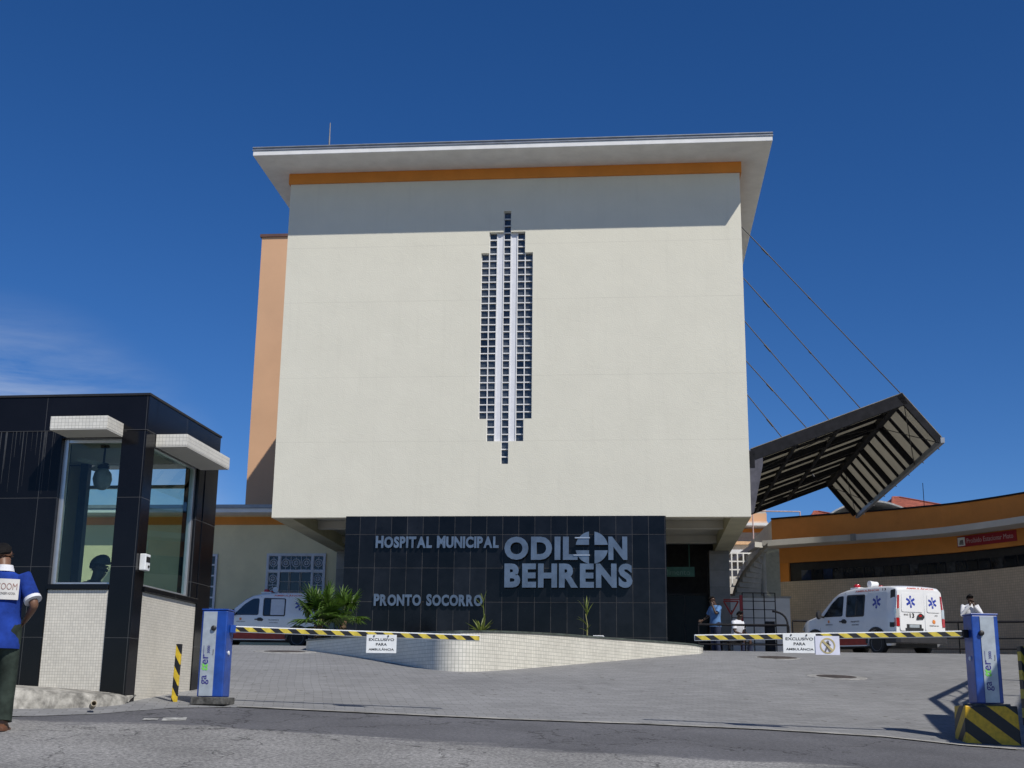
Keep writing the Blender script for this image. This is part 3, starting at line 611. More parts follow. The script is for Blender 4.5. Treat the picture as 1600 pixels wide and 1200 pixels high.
# ================================================================== PEACH TOWER BEHIND
tw = thing('tower_block', 'tall peach painted tower wall standing behind the left side of the cream block', 'building', P0+V*16.45, YW)
ut0, zt0 = lb(408, 371, 16.45)
mb = MB(); mb.box(ut0+.05, ut0+13, 0, 9, -.5, zt0); mb.build('wall', M_PEACH, tw)
mb = MB(); mb.box(ut0-.03, ut0+13.1, -.08, 9.1, zt0+.002, zt0+.14); mb.build('coping', mat('coping_brown', (.12, .06, .05), .8), tw)

# ================================================================== LEFT WING
WV = 9.3
wing = thing('side_wing', 'low cream wing with orange band and white window grilles, left of the black granite wall', 'building', P0+V*WV, YW)
zt_w = lb(380, 794, WV-.8)[1]
mb = MB(); mb.box(-30, -5.3, 0, 12, -.5, zt_w-.05); mb.build('wall', M_CREAM, wing)
mb = MB(); mb.box(-30.5, -5.35, -.85, 12.5, zt_w-.17, zt_w-.01); wr = mb.build('eave_slab', M_WHITE, wing, bevel=.01)
mb = MB(); mb.box(-30.5, -5.35, -.9, 12.5, zt_w, zt_w+.13); mb.build('roof_edge', M_GRAYROOF, wr)
zb1, zb0 = lb(380, 808, WV)[1], lb(380, 820, WV)[1]
mb = MB(); mb.box(-30, -5.31, -.04, -.003, zb0, zb1); mb.build('orange_band', M_ORANGE, wing)
def grille_panel(mb, x0, x1, z0, z1, nx, nz):
    """white cast grille: rings with a diamond and rays in square frames"""
    dx, dz = (x1-x0)/nx, (z1-z0)/nz; t = .022
    mb.box(x0, x1, -.05, -.02, z0, z0+t); mb.box(x0, x1, -.05, -.02, z1-t, z1); mb.box(x0, x0+t, -.052, -.018, z0, z1); mb.box(x1-t, x1, -.052, -.018, z0, z1)
    for i in range(nx):
        for j in range(nz):
            cx, cz = x0+dx*(i+.5), z0+dz*(j+.5); r = min(dx, dz)*.5
            if i: mb.box(cx-dx/2-t/2, cx-dx/2+t/2, -.051, -.019, z0, z1)
            if j: mb.box(x0, x1, -.0515, -.0185, cz-dz/2-t/2, cz-dz/2+t/2)
            for rr in (.78, .40):
                pts = [Vector((cx+r*rr*math.cos(a*math.pi/4+math.pi/8), -.035, cz+r*rr*math.sin(a*math.pi/4+math.pi/8))) for a in range(9)]
                for a, b in zip(pts, pts[1:]): mb.tube([a, b], .016, 4)
            for a in range(8):
                c, s_ = math.cos(a*math.pi/4), math.sin(a*math.pi/4); k0, k1 = (.1, .40) if a % 2 else (.72, 1.2)
                mb.tube([(cx+r*k0*c, -.035, cz+r*k0*s_), (cx+r*min(k1, 1.3)*c, -.035, cz+r*min(k1, 1.3)*s_)], .013, 4)
M_GRILL = mat('white_grille_paint', (.60, .61, .65), .6, var=.06)
def grille_window(px0, px1, py0, py1, narrow=False):
    x0, z1 = lb(px0, py0, WV); x1, _ = lb(px1, py0, WV); z0 = lb(px0, py1, WV)[1]
    w = MB(); w.box(x0, x1, -.012, .02, z0, z1); wd = w.build('window', G_DARKWIN, wing)
    W_, H_ = x1-x0, z1-z0; f = MB(); t = .085
    for a, b, c, d in ((x0, x0+t, z0, z1), (x1-t, x1, z0, z1)): f.box(a, b, -.08, -.013, c, d)
    for c in (z0, z1-t): f.box(x0+t, x1-t, -.081, -.013, c, c+t)
    if not narrow:
        ca, cb = x0+W_*.22, x0+W_*.78; zm = z1-H_*.30
        for a in (ca-t/2, cb-t/2): f.box(a, a+t, -.079, -.013, z0+t, z1-t)
        f.box(x0+t, ca-t/2, -.078, -.013, zm-t/2, zm+t/2); f.box(ca+t/2, cb-t/2, -.078, -.013, zm-t/2, zm+t/2); f.box(cb+t/2, x1-t, -.078, -.013, zm-t/2, zm+t/2)
        f.build('frame', M_GRILL, wd)
        gm = MB(); grille_panel(gm, x0+t, ca-t/2, zm+t/2, z1-t, 1, 1); grille_panel(gm, ca+t/2, cb-t/2, zm+t/2, z1-t, 3, 1); grille_panel(gm, cb+t/2, x1-t, zm+t/2, z1-t, 1, 1)
        n_ = 3
        grille_panel(gm, x0+t, ca-t/2, z0+t, zm-t/2, 1, n_); grille_panel(gm, cb+t/2, x1-t, z0+t, zm-t/2, 1, n_); gm.build('grille', M_GRILL, wd)
        bm_ = MB()
        for k in (.30, .34, .63, .67): xx = ca+(cb-ca)*k; bm_.box(xx-.012, xx+.012, -.05, -.03, z0+t, zm-t/2)
        for k in range(1, 8): zz = zm-t/2-(k*.36 if k < 8 else 0); (zz > z0+t) and bm_.box(ca+t/2, cb-t/2, -.051, -.031, zz-.012, zz+.012)
        bm_.build('window_bar', mat('cream_bar', (.42, .38, .33), .6), wd)
    else:
        for k in range(1, 6): zz = z0+H_*k/6; f.box(x0+t, x1-t, -.08, -.013, zz-.03, zz+.03)
        f.build('frame', M_GRILL, wd)
grille_window(418, 510, 865, 958); grille_window(316, 341, 866, 968, True)

# ================================================================== RIGHT CURVED WING
KR = 1.3
RB = [(9.289*KR, 45.473*KR), (10.752*KR, 44.422*KR), (12.258*KR, 43.408*KR), (13.45*KR, 42.50*KR), (14.628*KR, 41.35*KR), (15.883*KR, 39.35*KR), (17.0*KR, 37.0*KR), (17.9*KR, 34.4*KR)]
def crom(P, n=6):
    out = []
    for i in range(len(P)-1):
        p0, p1, p2, p3 = P[max(i-1, 0)], P[i], P[i+1], P[min(i+2, len(P)-1)]
        for k in range(n):
            t = k/n; out.append(tuple(.5*((2*p1[a])+(-p0[a]+p2[a])*t+(2*p0[a]-5*p1[a]+4*p2[a]-p3[a])*t*t+(-p0[a]+3*p1[a]-3*p2[a]+p3[a])*t**3) for a in range(len(p1))))
    return out+[P[-1]]
RC = crom(RB, 5)
def off(path, d):                     # offset to the front (towards the drive)
    out = []
    for i, p in enumerate(path):
        a, b = path[max(i-1, 0)], path[min(i+1, len(path)-1)]; tx, ty = b[0]-a[0], b[1]-a[1]; q = math.hypot(tx, ty)
        out.append((p[0]+d*ty/q*1, p[1]-d*tx/q*1))
    return out
# make sure positive d goes toward the camera
if Vector((*off(RC, 1)[10], 0)).length > Vector((*RC[10], 0)).length: _o = off; off = lambda p, d: _o(p, -d)
cur = thing('curved_wing', 'low curved wing with orange upper wall, pale eave and dark ribbon window', 'building', (0, 0, 0))
RZ = EYE; G_ = EYE+2.0
def ribbon(mb, path, d0, d1, z0, z1, mi=0, uvs=False):
    a, b = off(path, d0), off(path, d1); s_ = 0
    for i in range(len(path)-1):
        p, q, r, t = a[i], a[i+1], b[i+1], b[i]; L_ = math.hypot(q[0]-p[0], q[1]-p[1])
        mb.face(((p[0], p[1], z0), (q[0], q[1], z0), (q[0], q[1], z1), (p[0], p[1], z1)), mi, ((s_, z0), (s_+L_, z0), (s_+L_, z1), (s_, z1)) if uvs else None)
        mb.face(((t[0], t[1], z1), (r[0], r[1], z1), (r[0], r[1], z0), (t[0], t[1], z0)), mi, ((s_, z1), (s_+L_, z1), (s_+L_, z0), (s_, z0)) if uvs else None)
        mb.face(((p[0], p[1], z1), (q[0], q[1], z1), (r[0], r[1], z1), (t[0], t[1], z1)), mi); mb.face(((p[0], p[1], z0), (t[0], t[1], z0), (r[0], r[1], z0), (q[0], q[1], z0)), mi); s_ += L_
    for k in (0, -1):
        p, t = a[k], b[k]; mb.face(((p[0], p[1], z0), (t[0], t[1], z0), (t[0], t[1], z1), (p[0], p[1], z1)), mi)
zsill, zhead, zeb, zet, zpar = RZ+5.83, RZ+6.68, RZ+7.36, RZ+7.62, RZ+8.71
mb = MB(); ribbon(mb, RC, 0, -.35, G_-1.5, zsill, 0, True); mb.build('tiled_wall', M_WINGTILE, cur)
mb = MB(); ribbon(mb, RC, .002, -.35, zhead, zpar); mb.build('orange_wall', M_ORANGE2, cur)
mb = MB(); ribbon(mb, RC[:3], .001, -.35, zsill+.002, zhead-.002); mb.build('orange_corner', M_ORANGE, cur)
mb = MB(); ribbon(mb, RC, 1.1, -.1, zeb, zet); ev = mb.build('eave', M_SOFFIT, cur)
mb = MB(); ribbon(mb, RC, .05, -.4, zpar+.002, zpar+.07); mb.build('parapet_cap', M_STEEL, cur)
mb = MB(); ribbon(mb, RC[2:], -.14, -.2, zsill+.002, zhead-.002); rw = mb.build('ribbon_window', M_BLACK, cur)
k = 3
while k+1 < len(RC):
    mb = MB(); a = off(RC, -.10); p, q = Vector((*a[k], 0)), Vector((*a[k+1], 0)); d = (q-p); zz0, zz1 = zsill+.05, zhead-.36
    e = Vector((-d.y, d.x, 0)).normalized()*.02; p2, q2 = p+d*.06, q-d*.06
    mb.prism([(p2.x, p2.y, zz0), (q2.x, q2.y, zz0), (q2.x, q2.y, zz1), (p2.x, p2.y, zz1)], e)
    mb.build('pane', G_BLUEWIN if k in (3, 5) else (mat('grey_window_film', (.05, .052, .055), .15, var=.5, scale=2) if k % 4 == 2 else G_DARKWIN), rw); k += 1
# roof deck, end wall, body behind
mb = MB(); bk = off(RC, -9); pts = [(p[0], p[1], zpar-.5) for p in off(RC, -.3)]+[(p[0]+3, p[1]+6, zpar-.5) for p in reversed(bk)]
mb.face(pts); mb.build('roof_deck', M_GRAYROOF, cur)
p = RC[0]; mb = MB(); e0 = Vector((p[0]+.02, p[1]+.02, 0)); e1 = e0+Vector((.55, 9, 0))
mb.prism([(e0.x, e0.y, G_-1), (e1.x, e1.y, G_-1), (e1.x, e1.y, zpar-.02), (e0.x, e0.y, zpar-.02)], (.3, 0, 0)); mb.build('end_wall', M_CREAM, cur)
mb = MB(); mb.prism([(p[0]-.9, p[1]-.55, zeb+.01), (p[0]-.85, p[1]+7.5, zeb+.01), (p[0]+.015, p[1]+7.5, zeb+.01), (p[0]+.015, p[1]-.02, zeb+.01)], (0, 0, zet-zeb-.02)); mb.build('side_eave', M_SOFFIT, ev)
# stained patch & downpipe on the upper wall
for px in (1372,):
    q = at(px, 834, 56.4); mb = MB(); mb.box(-.12, .12, -.03, .0, zeb-EYE-.02, zet-EYE+.02); o = mb.build('eave_bracket', mat('grey_bracket', (.25, .25, .24), .8), cur)
    i = min(range(len(RC)), key=lambda k: abs(800+F*(RC[k][0]/ (RC[k][1]*math.cos(PITCH)))-px)); a = off(RC, 1.13)[i]; o.location = (a[0], a[1], EYE)
    t = off(RC, 1.13); o.rotation_euler.z = math.atan2(t[i+1][1]-t[i][1], t[i+1][0]-t[i][0])
# red sign on the orange wall
i = min(range(len(RC)-1), key=lambda k: abs(800+F*(RC[k][0]/(RC[k][1]*math.cos(PITCH)+7*math.sin(PITCH)))-1552)); a = off(RC, .05)
tx, ty = RC[i+1][0]-RC[i-1][0], RC[i+1][1]-RC[i-1][1]; ang = math.atan2(ty, tx)
sg = thing('wall_sign', 'long red sign with a white square at one end, on the orange curved wall', 'sign', (a[i][0], a[i][1], EYE+6.87), ang)
mb = MB(); mb.box(-1.45, 1.45, -.03, .02, 0, .44); mb.build('board', M_SIGNRED, sg)
mb = MB(); mb.box(-1.40, -1.04, -.04, -.031, .045, .40); wq = mb.build('white_square', M_PAPER, sg)
mb = MB(); mb.box(-1.33, -1.11, -.045, -.041, .09, .12); mb.prism([(-1.33, -.041, .13), (-1.11, -.041, .13), (-1.13, -.041, .30), (-1.27, -.041, .28)], (0, -.004, 0)); mb.build('pictogram', M_INKGREY, wq)
place_text('Proibido Estacionar Moto', 'lettering', mat('pink_white_ink', (.55, .40, .42), .6), sg, -.95, -.031, .13, w=2.25, h=.2, depth=.005)
# ================================================================== CURVED PLANTER
BASEPX = [(478, 1016), (540, 1024.5), (600, 1034), (650, 1043), (690, 1048.5), (740, 1050), (800, 1046.5), (880, 1040), (960, 1033), (1040, 1026), (1078, 1023), (1094, 1022)]
TOPPX = [1001.5, 997, 993, 990.5, 989, 988, 989, 993, 999, 1004.5, 1007.5, 1010]
bp_, tp_ = [], []
for (px, py), ty in zip(BASEPX, TOPPX):
    g = gat(px, py); h = at(px, ty, g.y); bp_.append(Vector((g.x, g.y, g.z))); tp_.append(h.z)
W3 = crom([(b.x, b.y, b.z, z) for b, z in zip(bp_, tp_)], 5)
planter = thing('planter', 'low curved planter wall of pale mosaic tiles with dark top edge before the granite wall', 'planter', (0, 0, 0))
def bl(u, v): return P0+U*u+V*v
endR, endL = bl(4.9, -1.2), bl(-5.3, -.6)
path = [(endL.x, endL.y, T(endL.x, endL.y), W3[0][3]+.02)] + W3
r_ = W3[-1]; path += [(r_[0]+.14, r_[1]+.5, r_[2]+.04, r_[3]+.02), (r_[0]+.10, r_[1]+1.1, r_[2]+.08, r_[3]+.05), (endR.x, endR.y, T(endR.x, endR.y), r_[3]+.15)]
mb = MB(); s_ = 0; sl_ = MB(); TH = .16
inner = []
for i, p in enumerate(path):
    a, b = path[max(0, i-1)], path[min(len(path)-1, i+1)]; tx, ty = b[0]-a[0], b[1]-a[1]; q = math.hypot(tx, ty) or 1
    inner.append((p[0]-TH*ty/q, p[1]+TH*tx/q))
for i in range(len(path)-1):
    p, q = path[i], path[i+1]; pi_, qi = inner[i], inner[i+1]; L_ = math.hypot(q[0]-p[0], q[1]-p[1])
    mb.face(((p[0], p[1], p[2]-.3), (q[0], q[1], q[2]-.3), (q[0], q[1], q[3]), (p[0], p[1], p[3])), 0, ((s_, p[2]-.3), (s_+L_, q[2]-.3), (s_+L_, q[3]), (s_, p[3])))
    mb.face(((pi_[0], pi_[1], p[3]), (qi[0], qi[1], q[3]), (qi[0], qi[1], q[2]-.3), (pi_[0], pi_[1], p[2]-.3)), 0, ((s_, p[3]), (s_+L_, q[3]), (s_+L_, q[2]-.3), (s_, p[2]-.3)))
    mb.face(((p[0], p[1], p[3]), (q[0], q[1], q[3]), (qi[0], qi[1], q[3]), (pi_[0], pi_[1], p[3])), 0, ((0, 0), (.1, 0), (.1, .1), (0, .1))); s_ += L_
mb.build('tiled_wall', M_PLANT_T, planter, smooth=True, merge=True, sharp=40)
cp = MB()
for i in range(len(path)-1):
    p, q = path[i], path[i+1]; pi_, qi = inner[i], inner[i+1]
    def o2(a, b, k): return (a[0]+(a[0]-b[0])*k, a[1]+(a[1]-b[1])*k)
    a0, a1, b0_, b1_ = o2(p, pi_, .12), o2(q, qi, .12), o2(qi, q, .12), o2(pi_, p, .12)
    for (za, zb_) in ((.002, .032),):
        c8 = [(*a0, p[3]+za), (*a1, q[3]+za), (*b0_, q[3]+za), (*b1_, p[3]+za)]; d8 = [(x, y, z+zb_-za) for x, y, z in c8]
        cp.face(d8); cp.face((c8[0], c8[1], d8[1], d8[0])); cp.face((c8[2], c8[3], d8[3], d8[2])); cp.face(c8[::-1])
cp.build('coping', mat('dark_green_stone', (.075, .095, .085), .4, var=.25, scale=6), planter, merge=True)
so_ = MB(); mid = len(path)
bk0, bk1 = bl(-5.25, -.05), bl(4.85, -.05)
for i in range(len(path)-1):
    t0, t1 = i/(len(path)-1), (i+1)/(len(path)-1)
    w0, w1 = bk0.lerp(bk1, t0), bk0.lerp(bk1, t1)
    p, q = inner[i], inner[i+1]; n_ = 6
    for k in range(n_):
        def P(pp, zz, ww, t):
            x, y = pp[0]+(ww.x-pp[0])*t, pp[1]+(ww.y-pp[1])*t
            return (x, y, zz-.05+(EYE+1.72-zz+.05)*t)
        so_.face((P(p, path[i][3], w0, k/n_), P(q, path[i+1][3], w1, k/n_), P(q, path[i+1][3], w1, (k+1)/n_), P(p, path[i][3], w0, (k+1)/n_)))
so_.build('soil', M_SOIL, planter, smooth=True, merge=True)

# ================================================================== PLANTS
def blade(mb, base, d, L_, w, droop, n=6, fold=.25, twist=0, mi=0):
    d = Vector(d).normalized(); side = d.cross(Vector((0, 0, 1)));
    if side.length < .05: side = Vector((math.cos(twist), math.sin(twist), 0))
    side.normalize(); p = Vector(base); rows = []
    for k in range(n+1):
        t = k/n; ww = w*(1-t**2.2)*(.55+.9*min(t*3, .5)); up = side.cross(d).normalized()
        rows.append((p-side*ww/2+up*ww*fold, p.copy(), p+side*ww/2+up*ww*fold))
        p = p + d*(L_/n); d = (d+Vector((0, 0, -droop/n))).normalized()
    for a, b in zip(rows, rows[1:]):
        mb.face((a[0], a[1], b[1], b[0]), mi); mb.face((a[1], a[2], b[2], b[1]), mi)
def leaf_shader(m, tr=.35):
    n, l, b = nodes(m); src = b.inputs['Base Color'].links[0].from_socket
    t = n.new('ShaderNodeBsdfTranslucent'); l(src, t.inputs[0]); mxx = n.new('ShaderNodeMixShader'); mxx.inputs[0].default_value = tr
    o = [x for x in n if x.type == 'OUTPUT_MATERIAL'][0]; l(b.outputs[0], mxx.inputs[1]); l(t.outputs[0], mxx.inputs[2]); l(mxx.outputs[0], o.inputs[0])
leaf_shader(M_LEAF); leaf_shader(M_LEAF2)
def fan_palm(name, label, base, trunk_h, crown, nl, R_, group):
    pl = thing(name, label, 'palm', base, 0, group)
    mb = MB(); rings = []
    for k in range(9):
        t = k/8; r = .10*(1-.25*t)*(1+.18*(k % 2)); rings.append([Vector((r*math.cos(a*math.pi/6)+.06*t, r*math.sin(a*math.pi/6), trunk_h*t)) for a in range(12)])
    mb.loft(rings); 
    for k in range(26):
        a = random.uniform(0, 6.28); z = random.uniform(.05, trunk_h); blade(mb, (.08*math.cos(a), .08*math.sin(a), z), (math.cos(a), math.sin(a), 1.4), random.uniform(.10, .2), .05, .8, 3)
    mb.build('trunk', M_BARK, pl, recalc=False)
    top = Vector((.06, 0, trunk_h))
    for i in range(nl):
        a = i*2.399+random.uniform(-.3, .3); el = random.uniform(-.25, 1.15) if i > 2 else 1.2
        d = Vector((math.cos(a)*math.cos(el), math.sin(a)*math.cos(el), math.sin(el)+.15)).normalized()
        mb = MB(); pet = R_*random.uniform(.40, .62); hub = top+d*pet
        mb.tube([top, top+d*pet*.5+Vector((0, 0, .02)), hub], [.016, .012, .010], 5, 1)
        side = d.cross(Vector((0, 0, 1))).normalized(); up = side.cross(d).normalized()
        fl = R_*random.uniform(.5, .68); N = 22
        for j in range(N):
            b = -2.0+4.0*j/(N-1); dd = (d*math.cos(b)+side*math.sin(b)+up*.22*math.cos(b*.6)).normalized()
            blade(mb, hub, dd, fl*(1-.16*abs(b)/2)*random.uniform(.92, 1.04), .088, .75+random.uniform(-.1, .35), 5, .3)
        mb.build('fan_leaf', [M_LEAF, mat('leaf_stalk', (.16, .19, .06), .5)], pl, recalc=False)
    return pl
g0 = at(494, 1003, 33.0); g0.z -= .02
pz_ = lambda q, dz=-.08: (q.x, q.y, q.z+dz)
fan_palm('fan_palm', 'larger bushy fan palm with wide drooping leaves at the left end of the planter', pz_(g0), .50, 0, 14, 1.02, 'fan palms in the planter')
g1 = at(532, 1001, 33.8)
fan_palm('fan_palm', 'smaller fan palm beside the granite corner, partly behind the larger palm', pz_(g1), .62, 0, 9, .82, 'fan palms in the planter')
def agave(name, label, base, n, L_, w, spike):
    pl = thing(name, label, 'plant', base)
    mb = MB(); mb.lathe([(.05, -.05), (.06, .04), (.03, .12)], 10); mb.build('stem', M_BARK, pl)
    for i in range(n):
        a = i*2.399; el = .35+.95*(i/n)
        mb = MB(); blade(mb, (.03*math.cos(a), .03*math.sin(a), .06), (math.cos(a)*math.cos(el), math.sin(a)*math.cos(el), math.sin(el)), L_*random.uniform(.75, 1.05), w, .22, 6, .35); mb.build('leaf', M_LEAF2, pl, recalc=False)
    return pl
q = at(752, 990, 26.5); pl = agave('agave', 'yellow green spiky rosette plant with one tall thin shoot at the planter edge', (q.x, q.y, q.z-.05), 12, .42, .075, 1)
mb = MB(); mb.tube([(0, 0, .05), (.05, 0, .4), (.02, 0, .75), (-.02, 0, .86)], [.012, .011, .009, .004], 6)
for (z, dx, L_) in ((.56, -1, .30), (.60, .25, .34), (.66, -.5, .22)): blade(mb, (.03, 0, z), (dx*.75, .1, 1), L_, .055, .25, 5)
mb.build('shoot', M_LEAF2, pl, recalc=False)
q = at(917, 997, 30.5); pl = thing('yucca_sapling', 'slender young plant with a few narrow leaves on a thin stem in the planter', 'plant', (q.x, q.y, q.z-.06))
mb = MB(); mb.tube([(0, 0, 0), (.015, 0, .35), (-.03, 0, .62)], [.02, .015, .010], 6); mb.build('stem', mat('yellow_stem', (.25, .24, .09), .7), pl)
for (z, dx, dy, L_) in ((.60, -.5, .1, .42), (.62, -.2, -.1, .44), (.6, .15, 0, .44), (.55, .4, .2, .40), (.60, .02, .3, .5), (.36, -1.2, 0, .30), (.34, -.8, -.3, .34), (.2, -1.4, .2, .22), (.22, .5, -.5, .2)):
    mb = MB(); blade(mb, (0, 0, z), (dx, dy, 1.15), L_, .05, .7, 6); mb.build('leaf', M_LEAF2, pl, recalc=False)
q = at(935, 1000, 29.6); fl = thing('flood_light', 'small pale flood light box lying on the dark planter edge', 'lamp', (q.x, q.y, q.z-.03), -.1)
mb = MB(); mb.box(-.12, .12, -.07, .07, .04, .13); mb.build('housing', M_PAPER, fl, bevel=.008)
mb = MB(); mb.box(-.10, .10, -.078, -.071, .055, .115); mb.build('lens', mat('lamp_lens_grey', (.25, .26, .27), .2), fl)
mb = MB(); mb.box(-.14, -.125, -.02, .02, -.05, .11); mb.box(.125, .14, -.02, .02, -.05, .11); mb.build('bracket', M_ALU, fl)

# ================================================================== MANHOLES
def manhole(px, py, r, label, ring):
    p = gat(px, py); e = .4
    nx = Vector((1, 0, (T(p.x+e, p.y)-T(p.x-e, p.y))/(2*e))).normalized(); ny = Vector((0, 1, (T(p.x, p.y+e)-T(p.x, p.y-e))/(2*e))).normalized(); nz_ = nx.cross(ny)
    o = thing('manhole', label, 'manhole', (p.x, p.y, T(p.x, p.y)+.004)); o.rotation_euler = Matrix((nx, ny, nz_)).transposed().to_euler()
    mb = MB(); mb.lathe([(r, -.02), (r, .016), (.01, .018)], 28); mb.build('cover', mat('rusty_iron', (.075, .06, .05), .7, metal=.3, var=.3, scale=9, bump=.5, bscale=30), o)
    mb = MB(); mb.lathe([(r*1.02, .0), (r*1.02, .013), (r+ring, .011), (r+ring+.05, -.03)], 28, caps=False); mb.build('collar', mat('collar_concrete', (.30, .295, .28), .95, var=.25, scale=5, bump=.5, bscale=25), o)
manhole(1307, 1058.5, .34, 'round iron manhole cover in a pale concrete collar out on the grey pavers', .17)
manhole(1214, 1028.5, .42, 'small dark manhole cover near the railing, behind the hanging white sign', .05)
manhole(445, 1019, .42, 'broken dark manhole ring at the left foot of the planter wall', .22)

# ================================================================== GUARD BOOTH AND ITS PAVEMENT
YB = math.radians(-7.2); BO = Vector((-4.06, 14, EYE-.012)); BA = Vector((math.cos(YB), math.sin(YB), 0)); BB = Vector((-math.sin(YB), math.cos(YB), 0))
# pavement slab with a worn kerb
mb = MB(); fr = []; 
front = [(-14, 12.75, .42), (-9, 12.6, .34), (-6.1, 12.72, .235), (-5.55, 12.85, .20), (-4.9, 13.1, .17), (-4.35, 13.42, .135), (-4.07, 13.80, .11), (-4.03, 14.02, .08)]
rnd = random.Random(3)
fr2 = crom(front, 8)
rings = []
for (x, y, h) in fr2:
    zr_ = T(x, y); j = rnd.uniform(-.025, .025)
    rings.append([(x, y-.10+j, zr_-.12), (x, y-.05+j, zr_+.02), (x, y+.02+j*.6, BO.z+h-.03), (x, y+.09, BO.z+h), (x, 14.25+(-4.03-x)*.12, BO.z+h+.035), (x, 26, BO.z+h+.75)])
mb.loft(rings, caps=False, close=False); o = mb.build('sidewalk', mat('weathered_pavement', (.36, .345, .305), .95, var=.36, scale=7, bump=1.0, bscale=22), smooth=True, recalc=True, sharp=55); struct(o)
o = MB(); o.lathe([(.030, 0), (.030, .16), (.022, .16), (.022, .05)], 14, M=Matrix.Rotation(math.radians(78), 4, 'X')@Matrix.Rotation(.4, 4, 'Y'))
_k = MATS['weathered_pavement']; n, l, b = nodes(_k); src = b.inputs['Base Color'].links[0].from_socket
t_ = n.new('ShaderNodeTexCoord'); m_ = n.new('ShaderNodeMapping'); m_.inputs['Scale'].default_value = (14, 2, 3); l(t_.outputs['Object'], m_.inputs[0])
z_ = n.new('ShaderNodeTexNoise'); z_.inputs['Scale'].default_value = 1.0; z_.inputs['Detail'].default_value = 6; z_.inputs['Roughness'].default_value = .7; l(m_.outputs[0], z_.inputs['Vector'])
b2 = n.new('ShaderNodeTexNoise'); b2.inputs['Scale'].default_value = 1.3; b2.inputs['Detail'].default_value = 3; l(t_.outputs['Object'], b2.inputs['Vector'])
pr = math_node(n, l, 'MULTIPLY', z_.outputs['Fac'], b2.outputs['Fac'])
r_m = n.new('ShaderNodeMapRange'); r_m.inputs['From Min'].default_value = .25; r_m.inputs['From Max'].default_value = .36; r_m.inputs['To Max'].default_value = .75; l(pr, r_m.inputs['Value'])
x_ = n.new('ShaderNodeMixRGB'); l(r_m.outputs[0], x_.inputs[0]); l(src, x_.inputs[1]); x_.inputs[2].default_value = (.085, .08, .07, 1); l(x_.outputs[0], b.inputs['Base Color'])
dp = o.build('drain_outlet', mat('old_pvc', (.35, .30, .22), .7, var=.2)); q = gat(143, 1112); dp.location = (q.x, q.y-.0, q.z+.05); tag(dp, 'stub of a small round drain pipe poking out of the worn kerb', 'pipe')
booth = thing('guard_booth', 'small guard booth clad in black granite and beige mosaic, with tall corner windows', 'booth', BO, YB)
HT = 3.39; WX0 = -3.6; DB = 2.34
def bbox(nm, m, x0, x1, y0, y1, z0, z1, par=booth, bev=.004):
    mb = MB(); mb.box(x0, x1, y0, y1, z0, z1); return mb.build(nm, m, par, bevel=bev)
bbox('corner_column', M_BOOTHGRAN, -.285, 0, 0, .25, -.35, 2.99)
bbox('end_column', M_BOOTHGRAN, -.25, 0, 1.90, DB, -.1, 2.99)
bbox('left_wall', M_BOOTHGRAN, WX0, -.985, 0, .25, -.3, 2.99)
mb = MB(); mb.box(WX0, .002, -.002, .24, 2.992, HT); mb.box(-.24, .0025, .241, DB+.002, 2.9925, HT); mb.box(WX0, -.241, 2.0, DB, 2.993, HT-.001); mb.build('parapet', M_BOOTHGRAN, booth, bevel=.004)
bbox('parapet_cap', M_BLACK, WX0-.01, .014, -.014, DB+.012, HT+.002, HT+.03)
bbox('ceiling', M_SOFFIT, WX0+.02, -.25, .26, 1.99, 2.994, 3.08, bev=0)
bbox('tiled_panel', M_MOSAIC, -.984, -.286, .012, .20, -.1, 1.232)
bbox('tiled_panel', M_MOSAIC, -.19, -.012, .251, 1.899, -.35, 1.232)
bbox('window_sill', M_BOOTHGRAN, -.99, -.286, -.02, .22, 1.234, 1.29)
bbox('window_sill', M_BOOTHGRAN, -.2, .02, .252, 1.898, 1.234, 1.29)
# windows: aluminium frames, glass
def win_front():
    f = MB(); f.box(-.984, -.93, .06, .12, 1.292, 2.91); f.box(-.31, -.287, .06, .12, 1.292, 2.91); f.box(-.929, -.311, .061, .119, 2.87, 2.909); f.box(-.929, -.311, .061, .119, 1.292, 1.315)
    w = f.build('window', M_ALU, booth, bevel=.003); g_ = MB(); g_.box(-.929, -.311, .086, .094, 1.316, 2.869); g_.build('pane', G_BOOTH, w)
win_front()
f = MB(); f.box(-.11, -.05, .252, .29, 1.292, 2.89); f.box(-.11, -.05, 1.64, 1.70, 1.292, 2.89); f.box(-.109, -.051, .291, 1.639, 2.855, 2.889); f.box(-.109, -.051, .291, 1.639, 1.293, 1.32)
w = f.build('window', M_ALU, booth, bevel=.003); g_ = MB(); g_.box(-.084, -.076, .291, 1.639, 1.321, 2.854); g_.build('pane', G_BOOTH, w)
bbox('column_infill', M_BOOTHGRAN, -.19, -.01, 1.702, 1.898, 1.292, 2.99)
bbox('lintel', M_BOOTHGRAN, -.24, -.001, .252, 1.70, 2.891, 2.991); bbox('lintel', M_BOOTHGRAN, -.984, -.286, .001, .24, 2.911, 2.991)
